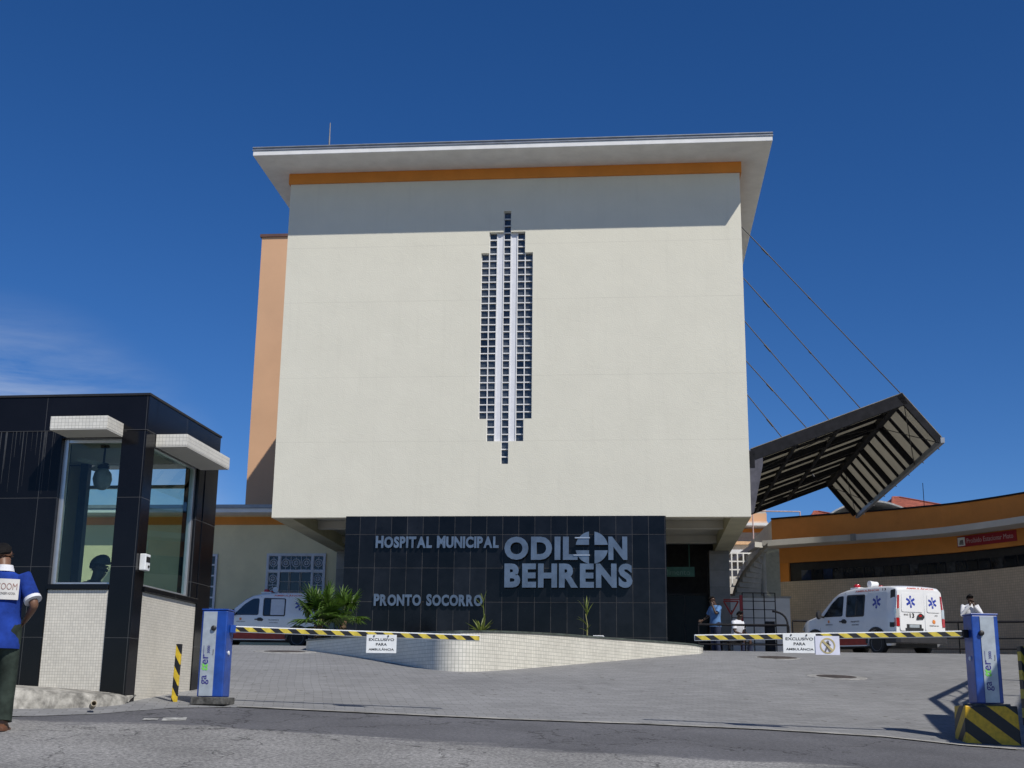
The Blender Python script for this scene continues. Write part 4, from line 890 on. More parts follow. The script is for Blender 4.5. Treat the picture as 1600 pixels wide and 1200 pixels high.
# rear wall with a big window opening; side partition
bbox('rear_wall', M_CREAM, WX0, -1.72, 2.05, 2.2, -.1, 2.99, bev=0); bbox('rear_wall', M_CREAM, -1.719, -.251, 2.05, 2.2, -.1, 1.23, bev=0)
f = MB(); f.box(-1.718, -1.67, 2.08, 2.14, 1.232, 2.99); f.box(-.30, -.252, 2.08, 2.14, 1.232, 2.99); f.box(-1.669, -.301, 2.081, 2.139, 2.70, 2.74)
w = f.build('window', M_ALU, booth); g_ = MB(); g_.box(-1.669, -.301, 2.106, 2.112, 1.232, 2.699); g_.build('pane', G_BOOTH, w)
bbox('inner_partition', mat('grey_green_paint', (.30, .34, .32), .8), -2.75, -2.65, .26, 2.04, -.1, 2.99, bev=0)
bbox('inner_post', mat('dark_blue_grey_paint', (.05, .06, .075), .6), -1.66, -1.56, 1.9, 2.0, -.1, 2.99, bev=0)
bbox('floor', M_CONC, WX0+.01, -.26, .252, 2.04, -.05, .02, bev=0)
bbox('desk', mat('desk_grey', (.22, .22, .21), .6), -1.6, -.26, .3, .75, 1.02, 1.06, bev=0)
# concrete hoods faced with tile
M_HOODT = M_MOSAICF
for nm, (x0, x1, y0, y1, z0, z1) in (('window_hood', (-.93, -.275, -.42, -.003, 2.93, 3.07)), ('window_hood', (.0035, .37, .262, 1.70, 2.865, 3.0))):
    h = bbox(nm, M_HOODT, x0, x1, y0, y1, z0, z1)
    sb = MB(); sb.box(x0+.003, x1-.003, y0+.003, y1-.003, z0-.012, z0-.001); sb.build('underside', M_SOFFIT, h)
# lime streaks washed down the black wall under the roof joint
M_LIME = mat('lime_streak', (.045, .047, .05), .6, var=.2)
stk = MB(); rr = random.Random(5)
for k in range(15):
    x = -1.72+.70*(k/15)+rr.uniform(-.02, .02); ln = rr.uniform(.15, .75)**1.0; ww = rr.uniform(.002, .007)
    stk.prism([(x-ww, -.0015, 3.0), (x+ww, -.0015, 3.0), (x+ww*.2, -.0015, 3.0-ln), (x-ww*.2, -.0015, 3.0-ln)], (0, .0012, 0))
struct(stk.build('lime_streak', M_LIME, booth), 'stuff')
# pendant lamp with fan blades inside, call box, guard
lp = at(160, 748, 14.9)
lamp = thing('pendant_lamp', 'ceiling fan lamp with a frosted round globe seen through the booth window', 'lamp', (lp.x, lp.y, BO.z+2.99), YB)
mb = MB(); mb.lathe([(.05, 0), (.05, -.03), (.012, -.035), (.012, -.2), (.06, -.215), (.07, -.27), (.03, -.29)], 14); mb.build('stem', M_BLACK, lamp, smooth=True, sharp=40)
mb = MB(); mb.lathe([(.05, -.27), (.098, -.33), (.112, -.40), (.092, -.48), (.04, -.525), (.002, -.53)], 18); mb.build('globe', mat('frosted_glass', (.36, .39, .40), .3), lamp, smooth=True)
for k in range(3):
    a = k*2.094+.2; mb = MB(); M_ = Matrix.Rotation(a, 4, 'Z')@Matrix.Translation((0, 0, -.235))@Matrix.Rotation(.2, 4, 'X'); mb.box(.06, .42, -.05, .05, -.004, .004, M=M_); mb.build('fan_blade', mat('pale_blade', (.45, .46, .44), .5), lamp)
m_em = bpy.data.materials.new('amber_bulb'); m_em.use_nodes = True; b_ = m_em.node_tree.nodes['Principled BSDF']; b_.inputs['Base Color'].default_value = (.8, .25, .05, 1); b_.inputs['Emission Color'].default_value = (1, .32, .08, 1); b_.inputs['Emission Strength'].default_value = .6
mb = MB(); mb.lathe([(.002, -.262), (.05, -.265), (.055, -.285), (.002, -.29)], 12, c=(0, 0, -.0)); mb.build('bulb', m_em, lamp)
ic = thing('call_box', 'small white and grey call box fixed to the black corner column of the booth', 'intercom', BO+BA*.0+BB*.14+Vector((.0, 0, 1.45)), YB)
mb = MB(); mb.box(.003, .075, -.06, .07, 0, .18); mb.build('case', M_PAPER, ic, bevel=.008)
mb = MB(); mb.box(.0755, .078, -.045, .055, .09, .15)
for k in range(3): mb.box(.0785, .0805, -.03+k*.03, -.018+k*.03, .095, .145)
mb.build('grille', M_INK, ic); mb = MB(); mb.lathe([(.014, 0), (.014, .01), (.002, .011)], 12, M=Matrix.Translation((.0755, .02, .045))@Matrix.Rotation(math.pi/2, 4, 'Y')); mb.build('button', M_INK, ic)

# ================================================================== BARRIER GATES
def cabinet(name, label, base, rz, side, arm_end, sign_x):
    """blue cabinet with a silver front panel and a striped arm; arm_end in world"""
    W_, D_, H_ = .285, .24, .935
    gate = thing(name, label, 'barrier', base, rz, 'barrier gates at the drive entrance')
    mb = MB(); mb.box(-W_/2, W_/2, -D_/2, D_/2, .02, H_); cb = mb.build('cabinet', M_BLUE, gate, bevel=.012)
    mb = MB(); mb.box(-W_/2-.006, W_/2+.006, -D_/2-.006, D_/2+.006, H_+.001, H_+.018); mb.build('lid', M_BLUE, cb, bevel=.006)
    px = -.045 if side > 0 else .02
    mb = MB(); mb.box(px-.075, px+.075, -D_/2-.008, -D_/2-.001, .03, H_-.012); pn = mb.build('front_panel', M_SILVER, gate)
    mb = MB(); mb.box(-.19, .19, -.17, .17, -.06, .018); mb.build('base_plate', M_DARKCONC, gate, bevel=.008)
    kx = .03 if side > 0 else -.045
    mb = MB(); mb.lathe([(.028, 0), (.028, .02), (.02, .028), (.002, .03)], 16, M=Matrix.Translation((px+kx*1.6, -D_/2-.008, H_-.19))@Matrix.Rotation(math.pi/2, 4, 'X')); mb.build('key_knob', M_BLACK, gate, smooth=True, sharp=40)
    mb = MB(); mb.lathe([(.022, 0), (.022, .012), (.002, .014)], 14, M=Matrix.Translation((side*(W_/2+.001), -.02, H_*.52))@Matrix.Rotation(side*math.pi/2, 4, 'Y')); mb.build('lock', M_PAPER, gate)
    # maker's lettering running up the panel
    Mr = Matrix.Translation((px, 0, 0))@Matrix.Rotation(-math.pi/2, 4, 'Y')
    yy = -D_/2-.0085
    for txt, dx, h, x, mm in (('ga', .150, .080, -.027, M_NAVY), ('er', .360, .060, -.007, M_NAVY), ('3000', .478, .030, -.020, M_NAVY), ('Foccus', .46, .016, -.062, M_INKGREY)):
        place_text(txt, 'lettering', mm, pn, dx, yy, x, h=h, depth=.002, bold=.01, M=Mr)
    place_text('tt', 'lettering', M_GREEN, pn, .285, yy, -.007, w=.078, h=.072, depth=.002, bold=.03, M=Mr, shear=.25)
    mb = MB(); mb.box(px-.052, px-.047, yy-.0015, yy, .46, .56); mb.build('underline', M_NAVY, pn)
    # arm
    inv = Matrix.Translation(base)@Matrix.Rotation(rz, 4, 'Z'); e = inv.inverted()@Vector(arm_end)
    st = Vector((side*(W_/2+.004), .0, H_-.19)); d = (e-st); L_ = d.length; ang = math.atan2(d.z, abs(d.x)); s2 = 1 if d.x > 0 else -1
    ao = bpy.data.objects.new('barrier_arm', None)
    mb = MB(); lo = (0, L_) if s2 > 0 else (-L_, 0); mb.box(lo[0], lo[1], -.018, .018, -.033, .033)
    arm = mb.build('barrier_arm', M_PAPER, gate, bevel=.004); arm.location = st; arm.rotation_euler = (0, -ang*s2, math.atan2(d.y*s2, abs(d.x)))
    bpy.data.objects.remove(ao)
    mb = MB(); mb.box(lo[0]+(.005), lo[1]-.005, -.0205, -.0185, -.026, .022); mb.build('striped_tape', M_STRIPE_ARM, arm)
    mb = MB(); c0 = (0, .06) if s2 > 0 else (-.06, 0); mb.box(c0[0], c0[1], -.03, .03, -.042, .042); mb.build('arm_clamp', M_BLUE if side > 0 else M_STEEL, arm, bevel=.004)
    return gate, arm
LB_ = gat(332, 1101); LB_.z = T(LB_.x, LB_.y)+.06
AE = at(750, 997, LB_.y+.1)
cabinet('barrier_gate', 'left blue barrier cabinet by the guard booth, striped arm reaching right', LB_, math.radians(-6), 1, AE, 0)
# striped concrete block under the right-hand cabinet
SB = gat(1540, 1163); SBz = T(SB.x, SB.y)
cB = at(1541, 1103, SB.y+.25); BH = cB.z-SBz
blk = MB(); hw_, dp_ = .285, .42
blk.prism([(-hw_, 0, -.1), (hw_, 0, -.1), (hw_-.015, .0, BH), (-hw_+.02, .0, BH)], (0, dp_, 0)); ob = blk.build('concrete_plinth', M_STRIPE_BLOCK, bevel=.012); ob.location = (SB.x+.085, SB.y, SBz); ob.rotation_euler.z = math.radians(-4)
tag(ob, 'concrete block painted in yellow and black diagonal stripes under the right barrier cabinet', 'plinth')
cB = Vector((cB.x-.01, SB.y+.21, SBz+BH+.002))
AE2 = at(1085, 996.5, cB.y+.1)
cabinet('barrier_gate', 'right blue barrier cabinet on the striped block, arm reaching left', cB, math.radians(2), -1, AE2, 0)
# hanging boards
def board(px0, py0, px1, py1, Y, lines, label, tilt=0):
    a, b = at(px0, py1, Y), at(px1, py0, Y); w_, h_ = b.x-a.x, b.z-a.z
    s = thing('hanging_sign', label, 'sign', a, tilt, 'white boards hung on the barrier arms')
    mb = MB(); mb.box(0, w_, -.006, 0, 0, h_); bd = mb.build('board', M_PAPER, s)
    for k, t in enumerate(lines): place_text(t, 'lettering', M_INK, s, w_/2, -.0065, h_*(.66-.26*k), h=h_*.145, w=w_*(.84 if len(t) > 4 else .36), depth=.002, bold=.012, align='c')
    for k in (.25, .72): m_ = MB(); m_.lathe([(.009, 0), (.009, .008), (.001, .009)], 8, M=Matrix.Translation((w_*k, -.0065, h_*.93))@Matrix.Rotation(math.pi/2, 4, 'X')); m_.build('screw', M_INK, s)
    return s
board(572, 992, 620, 1020, LB_.y-.0, ['EXCLUSIVO', 'PARA', 'AMBULÂNCIA'], 'white board reading EXCLUSIVO PARA AMBULÂNCIA hung on the left barrier arm')
board(1224, 990.5, 1274, 1020, cB.y-.0, ['EXCLUSIVO', 'PARA', 'AMBULÂNCIA'], 'white board reading EXCLUSIVO PARA AMBULÂNCIA hung on the right barrier arm')
a, b = at(1274.5, 1023, cB.y-.01), at(1311, 994, cB.y-.01); w_, h_ = b.x-a.x, b.z-a.z
s = thing('hanging_sign', 'lilac sheet with a crossed-out walking figure in a gold ring, on the right barrier arm', 'sign', a, 0, 'white boards hung on the barrier arms')
mb = MB(); mb.box(0, w_, -.006, 0, 0, h_); mb.build('board', M_PAPER2, s)
mb = MB(); c_ = Vector((w_*.5, -.009, h_*.48)); R0 = h_*.38
rgs = [[c_+Vector(((R0+dr)*math.cos(k*math.pi/16), dy, (R0+dr)*math.sin(k*math.pi/16))) for (dr, dy) in ((-.008, 0), (.008, 0), (.008, .0025), (-.008, .0025))] for k in range(32)]
for k in range(32): mb.loft([rgs[k], rgs[(k+1) % 32]], caps=False)
mb.build('ring', M_GOLD, s)
mb = MB(); d45 = R0*.70; mb.prism([c_+Vector((-d45-.008, -.0025, d45-.008)), c_+Vector((-d45+.008, -.0025, d45+.008)), c_+Vector((d45+.008, -.0025, -d45+.008)), c_+Vector((d45-.008, -.0025, -d45-.008))], (0, .002, 0)); mb.build('bar', M_GOLD, s)
mb = MB(); mb.lathe([(.014, 0), (.014, .0022)], 12, M=Matrix.Translation(c_+Vector((.004, -.001, R0*.55)))@Matrix.Rotation(math.pi/2, 4, 'X'))
for p, q, w0 in (((.002, .035), (-.004, -.012), .016), ((-.004, -.01), (-.03, -.066), .010), ((0, -.01), (.024, -.064), .010), ((.004, .026), (.034, .004), .007), ((0, .026), (-.028, .006), .007)):
    a2, b2 = Vector((p[0], 0, p[1])), Vector((q[0], 0, q[1])); e = (b2-a2).normalized(); nrm = Vector((-e.z, 0, e.x))*w0
    mb.prism([c_+a2+nrm, c_+b2+nrm*.8, c_+b2-nrm*.8, c_+a2-nrm], (0, -.0015, 0))
mb.build('walking_figure', M_INKGREY, s)
# striped post beside the booth
q = gat(272, 1097); q.z = T(q.x, q.y)
po = MB(); po.box(-.031, .031, -.02, .02, -.05, .62); o = po.build('striped_post', M_STRIPE_POST, bevel=.006); o.location = q; o.rotation_euler = (0, math.radians(1.2), math.radians(-8)); tag(o, 'short flat post in yellow and black stripes against the tiled booth wall', 'post')
q = gat(1600, 1140); po = MB(); po.box(-.06, .06, -.06, .06, -.1, .95); o = po.build('striped_post', M_STRIPE_POST, bevel=.006); o.location = (q.x+.27, q.y+.5, T(q.x+.27, q.y+.5)); tag(o, 'taller striped post in shade at the right edge of the drive', 'post')
#@@P4
# ================================================================== AMBULANCES
def make_van(name, label, loc, rz, side_sash, group='white ambulance vans'):
    """nose at x=0, tail at x=4.16, left flank at -y; z=0 on the ground"""
    van = thing(name, label, 'van', loc, rz, group)
    Lg, HW = 4.16, .855
    AX = (.80, 3.37); RW = .31
    def top(x):
        K = [(0, .62), (.02, .80), (.12, .90), (.35, .985), (.75, 1.075), (1.02, 1.14), (1.25, 1.34), (1.55, 1.59), (1.78, 1.715), (2.1, 1.785), (2.6, 1.825), (3.3, 1.835), (3.9, 1.815), (4.08, 1.78), (4.16, 1.70)]
        for (a, za), (b, zb) in zip(K, K[1:]):
            if x <= b: t = (x-a)/(b-a); return za+(zb-za)*t
        return K[-1][1]
    def hw(x): return HW*(1-.30*max(0, (.55-x)/.55)**2.2)*(1-.02*max(0, (x-3.7)/.46)**2)
    def bot(x):
        z = .24 if .25 < x < 3.95 else .30
        for a in AX:
            d = abs(x-a)
            if d < .37: z = max(z, .31+math.sqrt(.37**2-d*d)-.0)
        return z
    BELT = 1.02
    def halfw(x, z):
        w = hw(x); 
        if z <= BELT: return w*(1-.035*max(0, (.55-z)/.35)**2) 
        return w*(1-.135*((z-BELT)/.80)**1.15)
    xs = sorted(set([0, .02, .06, .12, .2, .3]+[.35+.05*k for k in range(74)]+[4.08, 4.12, 4.15, 4.16]+[a+s*.3699 for a in AX for s in (-1, 1)]))
    rings = []
    for x in xs:
        t, b = top(x), bot(x); ring = []
        zs = [b, b+.04, min(.62, (b+t)/2), .80, BELT]
        zs = [b+(min(t-.06, BELT)-b)*k/5 for k in range(6)]
        up = t-.06; zb_ = min(t-.06, BELT)
        zs += [zb_+(up-zb_)*k/4 for k in range(1, 5)]
        R_ = [(halfw(x, z), z) for z in zs]
        wt = R_[-1][0]; rr = min(.11, t*.1)
        R_ += [(wt-.018, t-.028), (wt-.055, t-.009), (wt-.14, t), (wt*.5, t+.012)]
        ring = [(x, -y, z) for y, z in R_]+[(x, 0, t+.016)]+[(x, y, z) for y, z in reversed(R_)]
        rings.append(ring)
    mb = MB(); mb.loft(rings); body = mb.build('body', M_VAN, van, smooth=True, sharp=38)
    def flank(poly, d0, d1, s=-1, mb=None, mi=0):
        own = mb is None; mb = mb or MB()
        a = [(x, s*(halfw(x, z)+d0), z) for x, z in poly]; b = [(x, s*(halfw(x, z)+d1), z) for x, z in poly]
        i = len(mb.v); n = len(poly); mb.v += a+b
        mb.f += [tuple(i+k for k in range(n)), tuple(i+n+k for k in reversed(range(n)))]+[(i+k, i+(k+1) % n, i+n+(k+1) % n, i+n+k) for k in range(n)]
        mb.mi += [mi]*(n+2); mb.uv += [None]*(n+2); return mb
    def rnd(poly, r=.05, n=4):
        out = []
        for i, p in enumerate(poly):
            a, b = Vector((*poly[i-1], 0)), Vector((*poly[(i+1) % len(poly)], 0)); q = Vector((*p, 0)); u, v = (a-q).normalized(), (b-q).normalized(); rr = min(r, (a-q).length*.45, (b-q).length*.45)
            for k in range(n+1):
                t = k/n; w = q+u*rr*(1-t)**2+v*rr*t**2; out.append((w.x, w.y))
        return out
    for s in (-1, 1):
        fw_ = rnd([(1.18, 1.06), (2.02, 1.06), (2.02, 1.63), (1.80, 1.61), (1.52, 1.42)], .07)
        w_ = flank(fw_, .002, .009, s).build('front_window', M_CARGLASS, van)
        sw_ = rnd([(2.16, 1.03), (2.92, 1.03), (2.92, 1.63), (2.16, 1.64)], .06)
        w_ = flank(sw_, .002, .009, s).build('side_window', M_PLASTIC, van)
        if side_sash: 
            flank(rnd([(2.20, 1.07), (2.40, 1.07), (2.40, 1.60), (2.20, 1.60)], .03), .0095, .012, s).build('pane', M_CARGLASS, w_)
            flank(rnd([(2.42, 1.07), (2.88, 1.07), (2.88, 1.60), (2.42, 1.60)], .03), .0095, .013, s).build('white_blind', mat('white_blind', (.60, .63, .68), .5, var=.05), w_)
        else:
            flank(rnd([(2.20, 1.07), (2.55, 1.07), (2.55, 1.60), (2.20, 1.60)], .03), .0095, .013, s).build('pane', mat('tinted_blue_glass', (.03, .045, .055), .05, var=.3), w_)
            flank(rnd([(2.57, 1.07), (2.88, 1.07), (2.88, 1.60), (2.57, 1.60)], .03), .0095, .012, s).build('pane', M_CARGLASS, w_)
        # door seams, red sill band, dark rear pillar
        mb = MB()
        for poly in ([(2.07, .50), (2.078, .50), (2.085, 1.70), (2.077, 1.70)], [(1.02, .55), (1.028, .55), (1.08, 1.08), (1.072, 1.08)], [(3.02, .75), (3.026, .75), (3.03, 1.70), (3.024, 1.70)]): flank(poly, .0005, .0025, s, mb)
        mb.build('door_seam', mat('panel_gap', (.10, .10, .105), .8), van)
        flank([(1.19, .27), (2.98, .27), (2.98, .50), (1.19, .50)], .002, .010, s).build('red_sill', M_RED, van)
        flank(rnd([(3.03, 1.15), (3.80, 1.15), (3.80, 1.66), (3.03, 1.66)], .05), .0005, .0022, s).build('side_panel', mat('van_panel_white', (.72, .73, .74), .3, var=.03), van)
        flank(rnd([(3.93, .72), (4.10, .72), (4.10, 1.72), (3.93, 1.70)], .03), .002, .012, s).build('dark_pillar', M_PLASTIC, van)
        mb = MB(); flank(rnd([(1.96, .93), (2.0, .87), (2.16, .86), (2.20, .92), (2.12, .98), (2.02, .98)], .03), .002, .012, s, mb); flank(rnd([(1.90, .90), (2.06, .90), (2.06, .935), (1.90, .935)], .01), .012, .03, s, mb); mb.build('door_handle', M_PLASTIC, van)
        mb = MB(); c = Vector((1.20, s*(.86+.17), 1.12)); mb.lathe([(.02, -.05), (.09, -.045), (.11, 0), (.09, .045), (.02, .05)], 14, M=Matrix.Translation(c)@Matrix.Rotation(math.pi/2, 4, 'Y')@Matrix.Diagonal((1.15, .75, 1, 1))); mb.tube([(1.20, s*.84, 1.06), (1.20, s*.95, 1.08)], .03, 8); mb.build('mirror', M_PLASTIC, van, smooth=True, sharp=50)
        # wheel arches, wheels
        for a in AX:
            mb = MB(); R2 = [(a+r*math.cos(t), .31+r*math.sin(t)) for r, rev in ((.37, 0), (.41, 1)) for t in ([math.pi*k/14 for k in range(15)] if not rev else [math.pi*(14-k)/14 for k in range(15)])]
            for k in range(14):
                t0, t1 = math.pi*k/14, math.pi*(k+1)/14; flank([(a+.365*math.cos(t0), .31+.365*math.sin(t0)), (a+.365*math.cos(t1), .31+.365*math.sin(t1)), (a+.43*math.cos(t1), .31+.43*math.sin(t1)), (a+.43*math.cos(t0), .31+.43*math.sin(t0))], .001, .016, s, mb)
            mb.build('arch_trim', M_PLASTIC, van)
            Mw = Matrix.Translation((a, s*.76, RW))@Matrix.Rotation(math.pi/2*(-s), 4, 'X')
            mb = MB(); mb.lathe([(.19, -.09), (.285, -.092), (.31, -.06), (.312, .05), (.29, .088), (.20, .092)], 28, M=Mw); wh = mb.build('wheel', M_TYRE, van, smooth=True, sharp=45)
            mb = MB(); mb.lathe([(.203, .06), (.205, .094), (.185, .088), (.16, .05), (.10, .062), (.05, .075), (.002, .078)], 24, M=Mw, caps=False); mb.build('rim', M_RIM, wh, smooth=True, sharp=45)
            mb = MB()
            for k in range(8):
                t = k*math.pi/4; p = Mw@Vector((.145*math.cos(t), .145*math.sin(t), .062)); q = Mw@Vector((.145*math.cos(t), .145*math.sin(t), .07)); mb.tube([p, q], .022, 8)
            struct(mb.build('rim_hole', M_BLACK, wh), 'stuff')
    mb = MB(); mb.box(.2, 4.0, -.68, .68, .20, .45); mb.build('floor_pan', M_BLACK, van)
    # windscreen, bonnet line, bumpers, lights
    mb = MB(); ws = [(1.06, 1.20), (1.55, 1.60), (1.76, 1.715)]
    rr = [[Vector((x-.012, y, top(x)+.012-abs(y)**2*.02)) for y in (-.70+.02*i, -.3, 0, .3, .70-.02*i)] for i, (x, _) in enumerate(ws)]
    for a, b in zip(rr, rr[1:]):
        for k in range(4): mb.face((a[k], a[k+1], b[k+1], b[k]))
    mb.build('windscreen', M_CARGLASS, van, smooth=True, merge=True)
    mb = MB(); mb.loft([[Vector((x, -y, z)) for z in (.28, .58)]+[Vector((x-.05, -y, z)) for z in (.56, .30)] for x, y in ((.50, -.86), (.12, -.74), (-.02, -.4), (-.04, 0), (-.02, .4), (.12, .74), (.50, .86))]); mb.build('front_bumper', M_PLASTIC, van, smooth=True, sharp=40)
    mb = MB(); mb.loft([[Vector((x, y, .30)), Vector((x, y, .60)), Vector((x+.06, y*1.01, .58)), Vector((x+.06, y*1.01, .32))] for x, y in ((3.78, -.872), (4.10, -.868), (4.19, -.78), (4.20, 0), (4.19, .78), (4.10, .868), (3.78, .872))]); mb.build('rear_bumper', M_PLASTIC, van, smooth=True, sharp=40)
    for s in (-1, 1):
        mb = MB(); mb.loft([[Vector((x, s*y, z)) for x, y, z in ((.00, .42, .70), (.16, .78, .72), (.36, .815, .92), (.12, .66, .88))], [Vector((x-.02, s*(y+.012), z+.01)) for x, y, z in ((.00, .42, .70), (.16, .78, .72), (.36, .815, .92), (.12, .66, .88))]]); mb.build('headlight', M_CLEARLENS, van)
        # tall tail lamp at the rear corner
        yy = s*.80
        tl = None
        for z0, z1, m in ((.74, .96, M_REDLENS), (.965, 1.20, M_CLEARLENS), (1.205, 1.56, M_REDLENS)):
            y0_, y1_ = .735, halfw(4.1, (z0+z1)/2)+.004
            mb = MB(); mb.prism([(4.105, s*y1_, z0), (4.172, s*(y1_-.012), z0), (4.182, s*y0_, z0), (4.14, s*y0_, z0)], (0, -s*.0 if z1 < 1.3 else -s*.03, z1-z0)); o = mb.build('tail_light' if tl is None else 'lens', m, tl or van, bevel=.006); tl = tl or o
    # two rear doors, number plate recess, handle
    for (y0, y1) in ((-.73, .135), (.145, .73)):
        pts = rnd([(y0, .62), (y1, .62), (y1*1.0-(.055 if y1 > .5 else 0), 1.70), (y0+(.055 if y0 < -.5 else 0), 1.70)], .07)
        def tilt(z): return 4.168-max(0, z-1.2)*.045
        mb = MB(); mb.prism([(tilt(z), y, z) for y, z in pts], (.014, 0, 0)); dr = mb.build('rear_door', M_VAN, van, bevel=.006)
        p2 = rnd([(y0+.07, 1.12), (y1-.06, 1.12), (y1-.09, 1.62), (y0+.11, 1.62)], .06)
        mb = MB(); mb.prism([(tilt(z)+.0145, y, z) for y, z in p2], (.006, 0, 0)); mb.build('door_panel', M_VAN, dr, bevel=.006)
        if y0 < 0:
            mb = MB(); mb.box(4.185, 4.20, -.55, .05, .64, .70); mb.box(4.184, 4.192, -.50, 0.0, .705, .80); mb.build('plate_recess', M_PLASTIC, dr)
            mb = MB(); mb.box(4.193, 4.197, -.42, -.08, .712, .79); mb.build('number_plate', M_SILVER, dr)
            mb = MB(); mb.prism([(4.186, y, z) for y, z in rnd([(-.17, .93), (.09, .95), (.10, 1.03), (-.02, 1.10), (-.12, 1.05)], .04)], (.025, 0, 0)); mb.build('handle', M_PLASTIC, dr, bevel=.006)
            mb = MB(); mb.box(4.2115, 4.216, -.10, .0, 1.0, 1.05); mb.build('emblem', M_REDLENS, dr)
    # roof light bar
    mb = MB(); mb.box(2.0, 2.35, -.52, .52, 1.80, 1.86); lbz = mb.build('light_bar', M_PAPER, van, bevel=.012)
    for y0, y1, m in ((-.56, -.28, M_REDLENS), (.28, .56, M_REDLENS)):
        mb = MB(); yc = (y0+y1)/2; mb.lathe([(.09, 0), (.095, .05), (.075, .085), (.02, .10)], 16, c=(2.17, yc, 1.862)); mb.build('beacon', m, lbz, smooth=True, sharp=40)
    mb = MB(); mb.lathe([(.055, -.14), (.075, -.13), (.08, .0), (.095, .14), (.06, .145)], 16, M=Matrix.Translation((2.42, -.05, 1.955))@Matrix.Rotation(math.pi/2, 4, 'X')); mb.build('siren', M_PAPER, lbz, smooth=True, sharp=40)
    # decals: flank lettering, star of six bars, sun emblem
    s = -1
    def fl_text(t, m, x, z, w=None, h=None, bold=.015):
        me = text_mesh(t, bold, .5); q = [v.co.copy() for v in me.vertices]; x0, x1 = min(c.x for c in q), max(c.x for c in q); y0, y1 = min(c.y for c in q), max(c.y for c in q)
        sx = w/(x1-x0); sy = h/(y1-y0)
        for v, c in zip(me.vertices, q):
            xx, zz = x+(c.x-x0)*sx, z+(c.y-y0)*sy; v.co = Vector((xx, -(halfw(xx, zz)+.003+(c.z+.5)*.002), zz))
        me.materials.clear(); me.materials.append(m); o = bpy.data.objects.new('lettering', me); C.objects.link(o); o.parent = van
    def star(fn, r):
        mb = MB()
        for k in range(3):
            a = k*math.pi/3+math.pi/2; c, s_ = math.cos(a), math.sin(a); w_ = r*.2
            for sg in (-1, 1):
                p = [(-s_*w_, c*w_), (s_*w_, -c*w_), (s_*w_*.9+c*r*sg, -c*w_*.9+s_*r*sg), (-s_*w_*.9+c*r*sg, c*w_*.9+s_*r*sg)]
                i = len(mb.v); mb.v += [fn(x, z, 0.0002*k) for x, z in p]+[fn(x, z, .002+.0002*k) for x, z in p]
                mb.f += [(i, i+1, i+2, i+3), (i+7, i+6, i+5, i+4)]+[(i+j, i+(j+1) % 4, i+4+(j+1) % 4, i+4+j) for j in range(4)]; mb.mi += [0]*6; mb.uv += [None]*6
        o = mb.build('star_emblem', M_BLUESTAR, van)
        m2 = MB()
        pts = [(0, -.62*r), (0, .62*r)]
        i = len(m2.v); q = [(-.035*r, -.7*r), (.035*r, -.7*r), (.035*r, .72*r), (-.035*r, .72*r)]
        m2.v += [fn(x, z, .0035) for x, z in q]; m2.f.append((0, 1, 2, 3)); m2.mi.append(0); m2.uv.append(None)
        zz = [( .20*r*math.sin(t*5.5)*(1-.35*t), (-.5+1.0*t)*r) for t in [k/10 for k in range(11)]]
        for a, b in zip(zz, zz[1:]):
            j = len(m2.v); m2.v += [fn(a[0]-.045*r, a[1], .004), fn(a[0]+.045*r, a[1], .004), fn(b[0]+.045*r, b[1], .004), fn(b[0]-.045*r, b[1], .004)]; m2.f.append((j, j+1, j+2, j+3)); m2.mi.append(0); m2.uv.append(None)
        m2.build('serpent_staff', M_PAPER, o, recalc=False)
    def sunmark(fn, r):
        mb = MB(); n = 16
        pts = [(math.cos(k*math.pi/n)*r*(1 if k % 2 else .62), math.sin(k*math.pi/n)*r*(1 if k % 2 else .62)) for k in range(2*n)]
        i = len(mb.v); mb.v += [fn(x, z, 0) for x, z in pts]+[fn(x, z, .002) for x, z in pts]; N = 2*n
        mb.f += [tuple(range(i, i+N)), tuple(reversed(range(i+N, i+2*N)))]+[(i+k, i+(k+1) % N, i+N+(k+1) % N, i+N+k) for k in range(N)]; mb.mi += [0]*(N+2); mb.uv += [None]*(N+2)
        mb.build('sun_emblem', M_ORGTXT, van)
    flk = lambda cx, cz: (lambda x, z, d: (cx+x, -(halfw(cx+x, cz+z)+.0025+d), cz+z))
    rear = lambda cy, cz, e=.0205: (lambda y, z, d: (tilt(cz+z)+e+.0008+d, cy+y, cz+z))
    fl_text('AMBULÂNCIA', M_REDTXT, 2.50, 1.70, .98, .062); fl_text('13', M_INK, 3.60, 1.70, .14, .06)
    star(flk(3.40, 1.40), .17); sunmark(flk(1.42, .93), .05); fl_text('PREFEITURA BH', M_INKGREY, 1.28, .83, .30, .03)
    fl_text('TRANSPORTE', M_INKGREY, 2.36, .88, .36, .045); fl_text('SANITÁRIO', M_INKGREY, 2.40, .80, .29, .042)
    star(rear(-.33, 1.39), .16); star(rear(.42, 1.38), .15); sunmark(rear(.44, .88, .0145), .065)
    My = Matrix(((0, -1, 0, 0), (1, 0, 0, 0), (0, 0, 1, 0), (0, 0, 0, 1)))     # text on the tail, reads with +y to the right
    def rear_text(t, m, y, z, w, h, x): place_text(t, 'lettering', m, van, y, -x, z, w=w, h=h, depth=.002, bold=.015, M=My)
    rear_text('13', M_INK, -.38, .97, .15, .12, 4.1835); rear_text('BHZ', M_INKGREY, -.58, 1.03, .15, .04, 4.1835); rear_text('AMBULÂNCIA', M_REDTXT, -.42, 1.725, .95, .055, 4.147)
    rear_text('PREFEITURA BH', M_INKGREY, .28, .76, .32, .028, 4.1835); rear_text('192', M_INKGREY, .48, 1.03, .1, .03, 4.1835)
    van.rotation_mode = 'XYZ'
    hx = Vector((math.cos(rz), math.sin(rz), 0)); hy = Vector((-math.sin(rz), math.cos(rz), 0))
